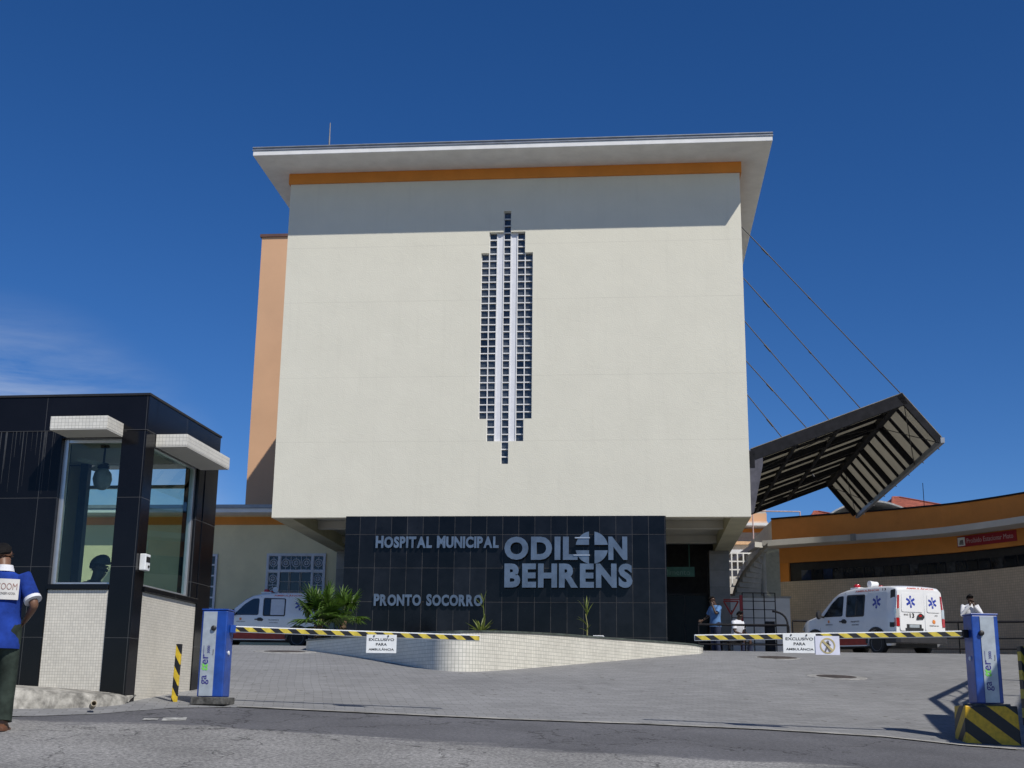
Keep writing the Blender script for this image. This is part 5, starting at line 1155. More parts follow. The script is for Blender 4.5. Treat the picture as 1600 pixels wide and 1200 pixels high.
    f0, f1 = Vector(loc)+hx*.80, Vector(loc)+hx*3.37; s0, s1 = Vector(loc)+hx*2-hy*.76, Vector(loc)+hx*2+hy*.76
    X = Vector((f1.x-f0.x, f1.y-f0.y, T(f1.x, f1.y)-T(f0.x, f0.y))).normalized(); Y = Vector((s1.x-s0.x, s1.y-s0.y, T(s1.x, s1.y)-T(s0.x, s0.y))); Z = X.cross(Y).normalized(); Y = Z.cross(X)
    van.rotation_euler = Matrix((X, Y, Z)).transposed().to_euler(); van.location.z = T(f0.x, f0.y)+.004-X.z*.80
    return van
def stand(x, y): return Vector((x, y, T(x, y)+.004))
vl = at(308, 1010, 44.0); make_van('ambulance_van', 'white ambulance seen side-on, parked nose left before the grilled window', stand(vl.x, 44.0+.86), math.radians(-1), True)
vr = at(1402, 1015, 34.4); rz = math.radians(-65)
# tail's left corner stands at vr
q = Matrix.Rotation(rz, 4, 'Z')@Vector((4.16, -.85, 0)); make_van('ambulance_van', 'white ambulance with its tail doors and blue six-armed stars turned to the camera', stand(vr.x-q.x, vr.y-q.y), rz, False)

# ================================================================== PEOPLE
def skin_body(name, J, E, m, parent, sub=2):
    names = list(J); me = bpy.data.meshes.new(name); me.from_pydata([J[k][0] for k in names], [(names.index(a), names.index(b)) for a, b in E], [])
    o = bpy.data.objects.new(name, me); C.objects.link(o)
    sk = o.modifiers.new('skin', 'SKIN'); sk.use_smooth_shade = True
    if not me.skin_vertices: 
        bm = bmesh.new(); bm.from_mesh(me); bm.verts.layers.skin.verify(); bm.to_mesh(me); bm.free()
    for k, v in zip(names, me.skin_vertices[0].data):
        r = J[k][1]; v.radius = r if isinstance(r, tuple) else (r, r)
        v.use_root = (k == 'pelvis')
    ss = o.modifiers.new('sub', 'SUBSURF'); ss.levels = sub; ss.render_levels = sub
    dg = bpy.context.evaluated_depsgraph_get(); me2 = bpy.data.meshes.new_from_object(o.evaluated_get(dg)); bpy.data.objects.remove(o)
    me2.name = name; me2.materials.clear(); me2.materials.append(m); me2.shade_smooth()
    o = bpy.data.objects.new(name, me2); C.objects.link(o); o.parent = parent; return o
def hand_joints(J, E, wrist, palm_dir, side, key, curl=.5, thumb_side=1):
    """palm with five unequal fingers and a thumb leaving its side"""
    w = Vector(wrist); d = Vector(palm_dir).normalized(); s = Vector(side).normalized(); nrm = d.cross(s).normalized()
    P = w+d*.055; J[key+'palm'] = (tuple(P), (.034, .022)); E.append((key+'wrist', key+'palm'))
    for i, (off_, L_) in enumerate(((-.028, .066), (-.009, .076), (.010, .072), (.028, .056))):
        a = P+d*.028+s*off_; k0 = key+'f%d' % i
        dd = (d+nrm*curl*.6).normalized(); b = a+dd*L_*.5; d2 = (d+nrm*curl*1.6).normalized(); c = b+d2*L_*.5
        J[k0+'a'] = (tuple(a), .0105); J[k0+'b'] = (tuple(b), .0095); J[k0+'c'] = (tuple(c), .008); E += [(key+'palm', k0+'a'), (k0+'a', k0+'b'), (k0+'b', k0+'c')]
    a = P-d*.015+s*(-.035)*thumb_side; b = a+(d*.6-s*.8*thumb_side+nrm*.3).normalized()*.034; c = b+(d*.9-s*.3*thumb_side+nrm*.4).normalized()*.028
    J[key+'ta'] = (tuple(a), .012); J[key+'tb'] = (tuple(b), .0105); J[key+'tc'] = (tuple(c), .009); E += [(key+'palm', key+'ta'), (key+'ta', key+'tb'), (key+'tb', key+'tc')]
def ellipse(c, rx, ry, n=20, ax=(1, 0, 0), ay=(0, 1, 0), jit=0, rnd_=None):
    c = Vector(c); ax, ay = Vector(ax), Vector(ay)
    return [c+ax*rx*math.cos(2*math.pi*k/n)*(1+(rnd_.uniform(-jit, jit) if rnd_ else 0))+ay*ry*math.sin(2*math.pi*k/n)*(1+(rnd_.uniform(-jit, jit) if rnd_ else 0)) for k in range(n)]
def make_person(name, label, loc, rz, P, skin, shirt, trousers, hair, group=None, shirt_len=.80, cap=None, shoe=M_LEATHER):
    """faces +y; P holds the joints: hips, knees, ankles, elbows, wrists, head"""
    per = thing(name, label, 'person', loc, rz, group)
    pel = Vector(P['pelvis']); ch = Vector(P['chest']); nk = Vector(P['neck']); hd = Vector(P['head']); face = Vector(P.get('face', (0, 1, 0))).normalized()
    up = (hd-nk).normalized(); sd = face.cross(up).normalized()
    J = {'pelvis': (tuple(pel), (.135, .10)), 'waist': (tuple(pel.lerp(ch, .4)), (.125, .09)), 'chest': (tuple(ch), (.145, .10)), 'neck': (tuple(nk), .052), 'jaw': (tuple(hd-up*.045+face*.015), (.066, .075)), 'head': (tuple(hd+up*.03-face*.008), (.076, .092)), 'crown': (tuple(hd+up*.085-face*.012), (.060, .070)),
         'nose': (tuple(hd-up*.012+face*.112), .012)}
    E = [('pelvis', 'waist'), ('waist', 'chest'), ('chest', 'neck'), ('neck', 'jaw'), ('jaw', 'head'), ('head', 'crown'), ('jaw', 'nose')]
    for k, s in (('l', -1), ('r', 1)):
        J[k+'ear'] = (tuple(hd+sd*s*.088), .014); E.append(('head', k+'ear'))
        J[k+'sho'] = (P[k+'sho'], .062); J[k+'elb'] = (P[k+'elb'], .043); J[k+'wrist'] = (P[k+'wri'], .028)
        E += [('chest', k+'sho'), (k+'sho', k+'elb'), (k+'elb', k+'wrist')]
        J[k+'hip'] = (P[k+'hip'], .085); J[k+'knee'] = (P[k+'kne'], .056); J[k+'ank'] = (P[k+'ank'], .040)
        a = Vector(P[k+'ank']); fd = Vector(P.get('toe', (0, 1, 0))).normalized(); J[k+'toe'] = (tuple(a+fd*.15+Vector((0, 0, -.052))), (.040, .024)); J[k+'heel'] = (tuple(a-fd*.045+Vector((0, 0, -.045))), .033)
        E += [('pelvis', k+'hip'), (k+'hip', k+'knee'), (k+'knee', k+'ank'), (k+'ank', k+'toe'), (k+'ank', k+'heel')]
        w, e = Vector(P[k+'wri']), Vector(P[k+'elb']); dd = Vector(P.get(k+'hand', tuple(w-e))); hand_joints(J, E, P[k+'wri'], dd, P.get(k+'side', (0, 1, 0)), k, P.get(k+'curl', .5), 1)
    skin_body('body', J, E, skin, per, 1)
    rn = random.Random(hash(name+label) % 999 if False else len(label))
    # hair: cap of short hair over crown and nape
    mb = MB(); Mh = Matrix((sd, face, up)).transposed().to_4x4(); Mh.translation = hd+up*.035-face*.014
    rings = []
    for i in range(9):
        t = -.55+i*.262; rings.append([Mh@Vector((.096*math.cos(t)*math.cos(a), (.108 if math.sin(a) < 0 else .100)*math.cos(t)*math.sin(a)-.006, max(-.045 if math.sin(a) < .25 else .035, .098*math.sin(t))+.012)) for a in [2*math.pi*k/18 for k in range(18)]])
    mb.loft(rings); mb.build('hair', hair, per, smooth=True)
    # face: eyes and mouth
    for s in (-1, 1): mb = MB(); mb.lathe([(.001, -.008), (.011, 0), (.001, .008)], 8, M=Matrix.Translation(hd+up*.012+face*.088+sd*s*.033)@Matrix.Rotation(math.pi/2, 4, 'X')); mb.build('eye', M_INK, per)
    mb = MB(); mb.box(-.025, .025, -.004, .004, -.005, .005, M=Mh@Matrix.Translation((0, .103, -.085))); mb.build('mouth', mat('lip', (.12, .04, .035), .5), per)
    # shirt: elliptical torso, sleeves
    mb = MB(); ax = (Vector(P['rsho'])-Vector(P['lsho'])).normalized(); tr = (ch-pel).normalized(); ay = tr.cross(ax).normalized()
    hem = pel-Vector((0, 0, .78-shirt_len+.0)) if P.get('standing', True) else pel
    shy = (Vector(P['rsho'])-Vector(P['lsho'])).length/2
    rg = [(hem, .205, .155), (hem.lerp(pel, .6), .200, .148), (pel+tr*.08, .190, .140), (pel.lerp(ch, .45), .182, .132), (pel.lerp(ch, .75), .196, .140), (ch, shy+.03, .142), (ch.lerp(nk, .45), shy+.035, .128), (ch.lerp(nk, .72), shy-.02, .10), (ch.lerp(nk, .93), .085, .080), (nk-up*.005, .068, .068)]
    mb.loft([ellipse(c, a, b, 24, ax, ay, .018, rn) for c, a, b in rg])
    for k in 'lr':
        s_, e_, w_ = Vector(P[k+'sho']), Vector(P[k+'elb']), Vector(P[k+'wri'])
        sl = P.get('sleeve', .8)
        if sl <= 1: mb.tube([s_.lerp(ch, .32), s_, s_.lerp(e_, .45), s_.lerp(e_, sl)], [.07, .082, .074, .076], 14)
        else: mb.tube([s_.lerp(ch, .32), s_, s_.lerp(e_, .5), e_, e_.lerp(w_, .5), e_.lerp(w_, .93)], [.07, .082, .068, .060, .052, .044], 14)
    shb = mb.build('shirt', shirt, per, smooth=True, sharp=60)
    # trousers
    mb = MB()
    for k in 'lr':
        h, n_, a = Vector(P[k+'hip']), Vector(P[k+'kne']), Vector(P[k+'ank'])
        top_ = h.lerp(pel, .3)+Vector((0, 0, .07 if P.get('standing', True) else .03))
        mb.tube([top_, h, h.lerp(n_, .5), n_, n_.lerp(a, .5), a+Vector((0, 0, .0))], [(.105, .115), (.112, .118), .098, .082, .078, .082], 16)
    mb.build('trousers', trousers, per, smooth=True, sharp=60)
    for k in 'lr':
        a = Vector(P[k+'ank']); fd = Vector(P.get('toe', (0, 1, 0))).normalized(); sx = fd.cross(Vector((0, 0, 1)))
        mb = MB(); rr = []
        for t, w_, h_ in ((-.085, .028, .03), (-.06, .043, .05), (.02, .046, .075), (.10, .052, .05), (.17, .046, .038), (.205, .02, .02)):
            c = a+fd*t; c.z = a.z-.085; rr.append([c+sx*w_*x+Vector((0, 0, h_*z)) for x, z in ((-1, 0), (1, 0), (1.0, .55), (.5, 1), (-.5, 1), (-1, .55))])
        mb.loft(rr); mb.build('shoe', shoe, per, smooth=True, sharp=50)
    if cap:
        mb = MB(); mb.loft([[Mh@Vector((.105*math.cos(t)*math.cos(a), .112*math.cos(t)*math.sin(a)-.004, .105*math.sin(t)+.03)) for a in [2*math.pi*k/18 for k in range(18)]] for t in (-.1, .25, .6, .95, 1.25, 1.5)])
        mb.prism([Mh@Vector((x, y, .022)) for x, y in ((-.085, .06), (.085, .06), (.078, .15), (.04, .185), (-.04, .185), (-.078, .15))], up*.014); mb.build('cap', cap, per, smooth=True, sharp=50)
    return per, shb
def std(**k):
    P = dict(pelvis=(0, 0, .93), chest=(0, 0, 1.27), neck=(0, .005, 1.47), head=(0, .03, 1.60), lsho=(-.185, 0, 1.38), rsho=(.185, 0, 1.38), lelb=(-.25, -.03, 1.10), relb=(.25, -.03, 1.10), lwri=(-.26, .05, .86), rwri=(.26, .05, .86),
             lhip=(-.095, 0, .90), rhip=(.095, 0, .90), lkne=(-.10, .02, .50), rkne=(.10, .02, .50), lank=(-.11, -.02, .085), rank=(.11, -.02, .085))
    P.update(k); return P
# man at the left edge, back to the camera, hands at his front
mp_ = gat(4, 1142)
P = std(head=(-.055, .06, 1.595), neck=(-.02, .0, 1.465), relb=(.325, -.10, 1.13), rwri=(.20, .12, 1.00), rhand=(-.5, .8, -.1), rside=(.2, .2, 1), lelb=(-.33, -.10, 1.12), lwri=(-.19, .12, 1.0), lhand=(.5, .8, -.1), lside=(-.2, .2, 1), rkne=(.115, .06, .50), rank=(.125, -.02, .085), lank=(-.13, .06, .085), sleeve=.78)
man, shb = make_person('person', 'person in blue smock with white back patch, elbows out, seen from behind by the booth', (mp_.x-.13, mp_.y, T(mp_.x, mp_.y)), math.radians(8), P, M_SKIN, M_SHIRTBLUE, M_TROUSER, M_HAIR, shirt_len=.585)
man.scale = (.95, .95, .95)
mb = MB(); mb.tube([Vector(P['rsho']).lerp(Vector(P['relb']), .72), Vector(P['rsho']).lerp(Vector(P['relb']), .83)], [.080, .082], 16); mb.build('sleeve_cuff', M_SHIRTWHITE, shb, smooth=True, sharp=50)
mb = MB(); mb.tube([Vector(P['lsho']).lerp(Vector(P['lelb']), .72), Vector(P['lsho']).lerp(Vector(P['lelb']), .83)], [.080, .082], 16); mb.build('sleeve_cuff', M_SHIRTWHITE, shb, smooth=True, sharp=50)
mb = MB(); mb.loft([ellipse((0, -.002, 1.445), .088, .092, 20), ellipse((0, 0, 1.475), .078, .082, 20), ellipse((0, .002, 1.505), .068, .073, 20)]); mb.build('collar', M_SHIRTWHITE, shb, smooth=True, sharp=50)
mb = MB()    # patch follows the curve of the back
def bk(x, z): return -(.1445+.0)*math.sqrt(max(.05, 1-(x/.235)**2))-.012
nx_ = 10
for i in range(nx_):
    for j in range(5):
        xa, xb = -.04+.21*i/nx_, -.04+.21*(i+1)/nx_; za, zb_ = 1.175+.19*j/5, 1.175+.19*(j+1)/5
        mb.face([(x, bk(x, z), z) for x, z in ((xa, za), (xb, za), (xb, zb_), (xa, zb_))])
pt = mb.build('back_patch', mat('white_patch', (.62, .61, .58), .8, var=.05), shb, smooth=True, merge=True, recalc=False)
def back_text(t, m, x, z, w, h, bold):
    me = text_mesh(t, bold, .5); q = [v.co.copy() for v in me.vertices]; x0, x1 = min(c.x for c in q), max(c.x for c in q); y0, y1 = min(c.y for c in q), max(c.y for c in q)
    for v, c in zip(me.vertices, q):
        xx = x+(c.x-x0)/(x1-x0)*w; zz = z+(c.y-y0)/(y1-y0)*h; v.co = Vector((xx, bk(xx, zz)-.002-(c.z+.5)*.001, zz))
    me.materials.clear(); me.materials.append(m); o = bpy.data.objects.new('lettering', me); C.objects.link(o); o.parent = pt
back_text('COOM', mat('dull_red_print', (.30, .17, .15), .8), -.025, 1.265, .18, .06, -.005); back_text('CONSERVADORA', M_INKGREY, .005, 1.22, .14, .022, .0)
# person in denim shirt under the block
p = at(1119, 1016, 38.9)
P = std(head=(.03, .07, 1.60), relb=(.34, .02, 1.14), rwri=(.30, .26, 1.02), rhand=(-.2, 1, -.2), rside=(0, .2, 1), lelb=(-.24, .16, 1.18), lwri=(-.09, .17, 1.46), lhand=(.2, -.05, 1), lside=(0, 1, 0), sleeve=.7, face=(-.5, .85, -.1))
make_person('person', 'person in denim blue shirt standing by the stone column with a hand raised', (p.x, p.y, T(p.x, p.y)), math.radians(120), P, M_SKIN2, M_SHIRTSKY, M_TROUSERNAVY, M_HAIR, shirt_len=.68)
# seated person beside
p = at(1150, 1016, 39.0)
P = dict(pelvis=(0, 0, .52), chest=(0, .10, .86), neck=(0, .13, 1.05), head=(0, .19, 1.18), lsho=(-.18, .10, .96), rsho=(.18, .10, .96), lelb=(-.22, .16, .68), relb=(.22, .16, .68), lwri=(-.12, .38, .60), rwri=(.12, .38, .60), lhip=(-.10, .02, .50), rhip=(.10, .02, .50), lkne=(-.13, .44, .50), rkne=(.13, .44, .50), lank=(-.14, .42, .085), rank=(.14, .42, .085), standing=False, sleeve=.7)
make_person('person', 'person in white shirt seated low behind the barrier arm, beside the stone column', (p.x, p.y, T(p.x, p.y)), math.radians(-140), P, M_SKIN2, M_SHIRTWHITE, M_TROUSERNAVY, M_HAIR)
st = bpy.data.objects.new('bench', None); bpy.data.objects.remove(st)
bn = thing('bench', 'low dark bench under the seated person behind the railing', 'bench', (p.x, p.y, T(p.x, p.y)), math.radians(-140))
mb = MB(); mb.box(-.55, .55, -.2, .2, .36, .41); mb.build('seat', M_STEEL, bn)
for sx in (-.48, .48):
    for sy in (-.15, .15): mb = MB(); mb.box(sx-.025, sx+.025, sy-.025, sy+.025, 0, .358); mb.build('leg', M_STEEL, bn)
# man in white behind the right cabinet
p = at(1521, 1019, 36.5)
P = std(relb=(.27, .14, 1.15), rwri=(.05, .20, 1.42), rhand=(-.2, 0, 1), rside=(1, 0, 0), lelb=(-.27, .14, 1.15), lwri=(-.05, .21, 1.40), lhand=(.2, 0, 1), lside=(1, 0, 0), sleeve=1.4, head=(0, .05, 1.59))
make_person('person', 'person in white long sleeves with hands at the mouth, behind the right cabinet', (p.x, p.y, T(p.x, p.y)), math.radians(175), P, M_SKIN2, M_SHIRTWHITE, M_TROUSERNAVY, M_HAIR, shirt_len=.70)
# guard seated in the booth
h = at(142, 890, 14.75); z0 = h.z-1.20
gl = Matrix.Rotation(YB, 4, 'Z')
P = dict(pelvis=(0, 0, .52), chest=(0, .04, .88), neck=(0, .06, 1.08), head=(0, .10, 1.21), lsho=(-.18, .04, .99), rsho=(.18, .04, .99), lelb=(-.23, .10, .72), relb=(.23, .10, .72), lwri=(-.12, .34, .70), rwri=(.12, .34, .70), lhip=(-.10, .02, .50), rhip=(.10, .02, .50), lkne=(-.13, .44, .50), rkne=(.13, .44, .50), lank=(-.14, .42, .085), rank=(.14, .42, .085), standing=False, sleeve=.7)
make_person('person', 'person in dark cap seated inside the guard booth, looking right', (h.x, h.y, z0), math.radians(-95), P, M_SKIN2, mat('black_cloth', (.012, .012, .014), .9, var=.2), M_TROUSERNAVY, M_HAIR, cap=M_BLACK)
stl = thing('stool', 'stool under the seated guard inside the booth', 'stool', (h.x, h.y, z0))
mb = MB(); mb.lathe([(.17, .37), (.18, .40), (.16, .42)], 16); mb.build('seat', M_BLACK, stl)
mb = MB(); mb.tube([(0, 0, max(-.6, BO.z+.02-z0)), (0, 0, .37)], .03, 8); mb.build('post', M_STEEL, stl)

# ================================================================== RAILING, GATE, STAIR, FAR BUILDINGS
def railing(name, label, pts, h=1.0, post=.04, mid=(.42,), step=2.4, group='dark railings behind the barriers'):
    r = thing(name, label, 'railing', pts[0], 0, group); o0 = Vector(pts[0])
    for zz in (h,)+mid:
        mb = MB(); mb.tube([Vector((x, y, z+zz))-o0 for x, y, z in pts], .032 if zz == h else .022, 8); mb.build('rail', M_STEEL, r)
    d = 0
    for a, b in zip(pts, pts[1:]):
        L_ = (Vector(b)-Vector(a)).length; n_ = max(1, int(L_/step))
        for k in range(n_+1):
            p = Vector(a).lerp(Vector(b), k/n_)-o0; mb = MB(); mb.tube([p-Vector((0, 0, .1)), p+Vector((0, 0, h-.03))], post/2, 8); mb.build('post', M_STEEL, r)
    return r
def gp(px, py, Y): q = at(px, py, Y); return (q.x, q.y, T(q.x, q.y))
railing('railing', 'long dark metal railing behind the parked ambulance and the right cabinet', [gp(1240, 1015, 38.5), gp(1380, 1015, 38.5), gp(1500, 1015, 38.0), gp(1640, 1015, 37.0)], h=1.02, mid=(.25, .55))
railing('railing', 'short dark railing left of the hanging white signs, before the seated person', [gp(1092, 1012, 38.0), gp(1165, 1012, 38.0), gp(1234, 1012, 37.8)], h=.86, mid=(.30,), step=1.7)
mb = MB(); q0 = gp(1232, 1012, 38.0); pts = [(0, 0, 0), (0, 0, .95)]
pts += [(-.42+.42*math.cos(a), .05, .95+.32*math.sin(a)) for a in [k*math.pi/2/6 for k in range(1, 7)]]; mb.tube(pts, .03, 8); o = mb.build('handrail_hoop', M_STEEL, smooth=True); o.location = q0; tag(o, 'curved dark handrail end standing at the left end of the long railing', 'handrail')
# wire-grid gate with a pale wall behind
gq = at(1145, 1015, 47.0); gx1 = at(1214, 1015, 47.0); GZ = T(gq.x, 47)
gate = thing('mesh_gate', 'dark wire grid gate beside the spiral stair and the curved wing', 'gate', (gq.x, 47.0, GZ))
W_ = gx1.x-gq.x; mb = MB(); ztop = at(1145, 926, 47.0).z-GZ
for k in range(5): x = W_*k/4; mb.box(x-.016, x+.016, -.016, .016, 0, ztop if k else ztop*.72)
for k in range(8): zz = .15+(ztop-.15)*k/7; mb.box(0.0 if zz < ztop*.72 else W_/4, W_, -.012, .012, zz-.012, zz+.012)
mb.build('grid', M_STEEL, gate)
mb = MB(); mb.box(W_*.78, W_*.98, .03, .3, .0, ztop*.55); mb.build('lock_box', M_DARKROOM, gate)
pw = thing('boundary_wall', 'pale rendered wall seen through the wire grid gate', 'wall', (gq.x, 52, GZ))
mb = MB(); mb.box(-1.6, 3.2, 0, .25, -.3, at(1145, 934, 52).z-GZ); mb.build('wall', M_WHITE, pw); mb = MB(); mb.box(-1.65, 3.25, -.03, .28, at(1145, 934, 52).z-GZ+.002, at(1145, 934, 52).z-GZ+.08); mb.build('coping', M_CONC, pw)
# red stand with a triangle sign
rq = at(1160, 1010, 46.0); rs = thing('triangle_stand', 'red metal stand holding a red outlined triangle, before the pale wall', 'sign stand', (rq.x, 46, T(rq.x, 46)))
zt = at(1160, 930, 46).z-T(rq.x, 46); mb = MB(); mb.box(-.05, .05, -.03, .03, 0, zt); mb.build('post', M_RED, rs)
mb = MB(); tri = [(-.62, zt-.22), (-.10, zt-.22), (-.36, zt-.68)]
for a, b in zip(tri, tri[1:]+tri[:1]): mb.tube([(a[0], -.02, a[1]), (b[0], -.02, b[1])], .028, 6)
mb.tube([(-.62, 0, zt-.16), (0, 0, zt-.14)], .02, 6); mb.build('triangle_frame', M_RED, rs)
# spiral stair with curved underside
sc_ = at(1192, 880, 54.0); stair = thing('spiral_stair', 'pale spiral stair with a curved stepped underside between the column and the curved wing', 'staircase', (sc_.x, 54, T(sc_.x, 54)))
R1, R0_ = 1.30, .12; zhi = at(1192, 858, 54).z-T(sc_.x, 54); N = 17
M_STAIR = mat('pale_stair_concrete', (.44, .43, .40), .85, var=.1, scale=3, bump=.2, bscale=20)
mb = MB()
for k in range(N):
    a0 = math.radians(268-k*8.2); a1 = math.radians(268-(k+1)*8.2); z1 = zhi-k*.20
    ar = [(R0_*math.cos(a0), R0_*math.sin(a0))]+[(R1*math.cos(a0+(a1-a0)*j/3), R1*math.sin(a0+(a1-a0)*j/3)) for j in range(4)]+[(R0_*math.cos(a1), R0_*math.sin(a1))]
    mb.prism([(x, y, z1-.25) for x, y in ar], (0, 0, .24))
st_ = mb.build('steps', M_STAIR, stair)
mb = MB()
for k in range(N*2):
    a0 = math.radians(268-k*4.1); a1 = math.radians(268-(k+1)*4.1); za, zb_ = zhi-k*.10, zhi-(k+1)*.10
    q = []
    for a, z in ((a0, za), (a1, zb_)): q.append([(R*math.cos(a), R*math.sin(a), z+dz) for R, dz in ((R1+.004, -.08), (R1+.05, -.08), (R1+.05, .10), (R1+.004, .10))])
    mb.loft([[Vector(p) for p in q[0]], [Vector(p) for p in q[1]]], caps=False)
mb.build('stringer', mat('rusty_cream_edge', (.40, .34, .26), .8, var=.15), stair, merge=True)
mb = MB(); mb.tube([(0, 0, -.2), (0, 0, zhi+.02)], .13, 16); mb.build('newel_post', M_STAIR, stair, smooth=True, sharp=40)
mb = MB(); mb.tube([(-R1-.03, .1, -.2), (-R1-.03, .1, zhi*.60)], .06, 10); mb.build('side_pipe', mat('terracotta_pipe', (.36, .17, .09), .7), stair)
cw = at(1215, 890, 55.5); bx = thing('stair_wall', 'pale green grey wall beside the spiral stair', 'wall', (cw.x, 55.5, T(cw.x, 55.5)))
x0_ = at(1186, 890, 55.5).x-cw.x; mb = MB(); mb.box(x0_, .1, 0, 3, -.3, at(1200, 857, 55.5).z-T(cw.x, 55.5)); mb.build('wall', mat('grey_green_wall', (.42, .42, .35), .85, var=.08), bx)
# white balustrade grid and the tall block behind
bq = at(1137, 895, 58.0); bq2 = at(1168, 868, 58.0); bal = thing('balustrade', 'small white grid balustrade behind the spiral stair', 'railing', (bq.x-.6, 58, bq.z-.6))
Wb = bq2.x-bq.x+1.2; Hb = bq2.z-bq.z+.7; mb = MB()
for k in range(9): x = Wb*k/8; mb.box(x-.03, x+.03, -.03, .03, 0, Hb)
for k in range(5): zz = Hb*k/4; mb.box(0, Wb, -.025, .025, zz-.03, zz+.03)
mb.build('grid', M_WHITE, bal)
bqy = 80.0
bb = at(1100, 870, bqy); b2 = at(1197, 800, bqy); fb = thing('balcony_block', 'far block with orange bands and white ledges, between the cream block and curved wing', 'building', (bb.x, bqy, T(bb.x, bqy)))
zf = lambda py: at(1170, py, bqy).z-T(bb.x, bqy); Wf = b2.x-bb.x
mb = MB(); mb.box(0, Wf, 0, 12, -1, zf(790)); mb.build('wall', mat('grey_buff_render', (.46, .43, .38), .85, var=.06), fb)
for py0, py1, m, d in ((815, 802, M_PEACH, .02), (819.5, 815.5, mat('pale_peach', (.70, .52, .40), .8), .25), (824, 820, M_WHITE, .9), (832, 826, M_ORANGE, .03), (851.5, 847, mat('pale_orange_ledge', (.68, .43, .24), .8), .35), (868, 862, M_WHITE, 1.0)):
    mb = MB(); mb.box(-.02, Wf+.02, -d, -.001, zf(py0), zf(py1)); mb.build('ledge', m, fb)
# roof frame, tiled roofs and the curved metal roof beyond the curved wing
def hip_roof(name, label, px0, px1, pyb, pyt, Y, apex=.5, D=9, group='red tiled hip roofs beyond the curved wing'):
    a, b = at(px0, pyb, Y), at(px1, pyb, Y); w = b.x-a.x; h = at((px0+px1)/2, pyt, Y+D/2).z-a.z; G0 = T(a.x, Y)
    r = thing(name, label, 'house', (a.x, Y, G0), 0, group); zb_ = a.z-G0
    mb = MB(); mb.box(.5, w-.5, .5, D-.5, -.5, zb_-.02); mb.build('wall', M_CREAM, r)
    ap = [(w*(apex-.06), D/2, zb_+h), (w*(apex+.06), D/2, zb_+h)]; c = [(0, 0, zb_), (w, 0, zb_), (w, D, zb_), (0, D, zb_)]; mb = MB(); sl_ = math.hypot(D/2, h)
    mb.face((c[0], c[1], ap[1], ap[0]), 0, ((0, 0), (w, 0), (w*.56, sl_), (w*.44, sl_))); mb.face((c[1], c[2], ap[1]), 0, ((0, 0), (D, 0), (D/2, w/2))); mb.face((c[2], c[3], ap[0], ap[1]), 0, ((0, 0), (w, 0), (w*.56, sl_), (w*.44, sl_))); mb.face((c[3], c[0], ap[0]), 0, ((0, 0), (D, 0), (D/2, w/2)))
    mb.face(c[::-1]); rf = mb.build('roof', M_ROOFTILE, r)
    for (p, q) in ((c[0], ap[0]), (c[1], ap[1]), (ap[0], ap[1])): mb = MB(); mb.tube([Vector(p).lerp(Vector(q), t) for t in (0, .5, 1)], .09, 8); mb.build('ridge_tile', mat('ridge_clay', (.36, .10, .055), .85, var=.3, scale=12), rf)
hip_roof('tiled_house', 'house with red clay hip roof peeking over the right part of the curved wing', 1394, 1492, 792, 778, 82, .45, 10)
hip_roof('tiled_house', 'house whose red roof edge just shows left of the canopy tip', 1268, 1330, 808, 800, 84, .5, 8)
a, b = at(1296, 803, 74), at(1432, 797, 74); md = thing('vaulted_roof_hall', 'low hall with a curved grey metal roof behind the orange parapet', 'hall', (a.x, 74, T(a.x, 74))); w = b.x-a.x; zb_ = a.z-T(a.x, 74)
mb = MB(); mb.box(0, w, .2, 9, -.5, zb_-.02); mb.build('wall', M_WHITE, md)
mb = MB(); n_ = 16; arc = [(w*k/n_, zb_+.85*math.sin(math.pi*k/n_)**.8) for k in range(n_+1)]
mb.prism([(x, 0, z) for x, z in arc]+[(x, 0, z-.10) for x, z in reversed(arc)], (0, 9.2, 0)); mb.build('roof', mat('pale_metal_roof', (.50, .50, .50), .35, metal=.4, var=.15), md)
a = at(1203, 799, 66); pf = thing('roof_frame', 'thin pink pipe frame standing on the roof left of the orange parapet', 'frame', (a.x, 66, T(a.x, 66)))
b = at(1250, 799, 66); mb = MB(); w = b.x-a.x; zt = a.z-T(a.x, 66); mb.tube([(-1.2, 0, zt), (w, 0, zt)], .035, 6); mb.tube([(w, 0, zt-3.0), (w, 0, zt)], .035, 6); mb.tube([(-.9, 0, zt-3.0), (-.9, 0, zt)], .035, 6); mb.build('pipe', mat('pink_primer', (.55, .40, .38), .7), pf)
# thin aerials
p = Vector((*off(RC, -.2)[16], zpar)); mb = MB(); mb.tube([(0, 0, 0), (0, 0, 1.1)], .015, 5); mb.lathe([(.05, 0), (.05, .04)], 8); o = mb.build('aerial', M_STEEL); o.location = p; tag(o, 'thin dark aerial on the orange parapet near the right edge', 'aerial')
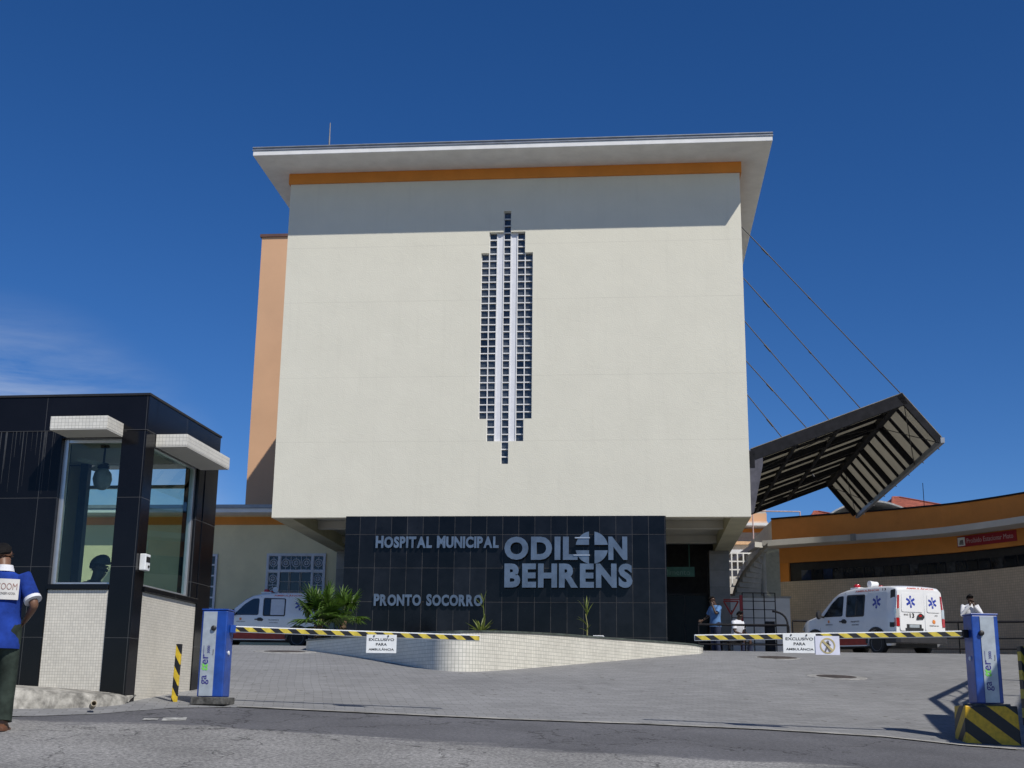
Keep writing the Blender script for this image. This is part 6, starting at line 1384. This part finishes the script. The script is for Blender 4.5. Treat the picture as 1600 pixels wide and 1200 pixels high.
# ================================================================== UNSEEN SHADE CASTERS ADDED ON THE RIGHT (corner, drive, curved wing)
def KZ(px, py, Z):
    g = gat(px, py); return g + SUN*((Z-g.z)/SUN.z)
RZK = EYE+3.45
rb = thing('shadow_kiosk', 'unseen kiosk with slatted bars, added to cast the shadows by the striped block', 'booth', (7.27, 11.1, T(7, 12)))
K0 = Vector(rb.location)  # unseen: wall, roof and bars are added and shaped for their shadows
mb = MB(); mb.box(0, 2.8, 0, 2.5, -.9, 3.75); mb.build('wall', M_BOOTHGRAN, rb)
k1, k2 = KZ(1457, 1118, RZK), KZ(1500, 1163, RZK)
mb = MB(); mb.prism([k1-K0, k2-K0, k2-K0+Vector((3.6, -.6, 0)), k1-K0+Vector((4.5, -.2, 0))], (0, 0, .16)); mb.build('roof', M_WHITE, rb)
RZ2 = RZK+.55; ch = []
for c in (((1524, 1061), (1457, 1093), (1503, 1128)), ((1530, 1073), (1491, 1097), (1512, 1118)), ((1534, 1085), (1507, 1099), (1520, 1115))): ch.append([KZ(*q, RZ2)-K0 for q in c])
mb = MB()
for i_, c in enumerate(ch): mb.tube(c, .065 if i_ == 0 else .05, 6)
mb.build('shadow_frame', M_STEEL, rb)
mb = MB()
for t in (.1, .32, .54, .76, .97):
    p, q = ch[0][0].lerp(ch[0][1], t), ch[2][0].lerp(ch[2][1], t); mb.tube([p, q], .02, 5)
mb.build('shadow_slat', M_STEEL, rb)
for q in (ch[0][0], ch[0][2], ch[2][0]): mb = MB(); mb.tube([q, (q.x+3.2, q.y-.4, q.z-.2)], .05, 6); mb.build('shadow_frame_arm', M_STEEL, rb)
nb = thing('drive_shade_block', 'unseen plain block added past the right edge of the drive to cast shade', 'building', (0, 0, T(14, 20)))
mb = MB(); mb.prism([(9.9, 11.2, -2), (22, 8, -2), (30, 29.5, -2), (16.2, 29.5, -2), (15.0, 26.0, -2)], (0, 0, 8.2)); mb.build('wall', M_CREAM, nb)  # unseen block added to keep the drive's right edge in shade
nb = thing('wing_shade_block', 'unseen tall block added past the right end of the curved wing to shade it', 'building', (0, 0, T(30, 40)))
mb = MB(); mb.box(25, 44, 41.2, 45.8, -1, 31); mb.build('wall', M_CREAM, nb)  # unseen block, placed and sized to shade the curved wing's front
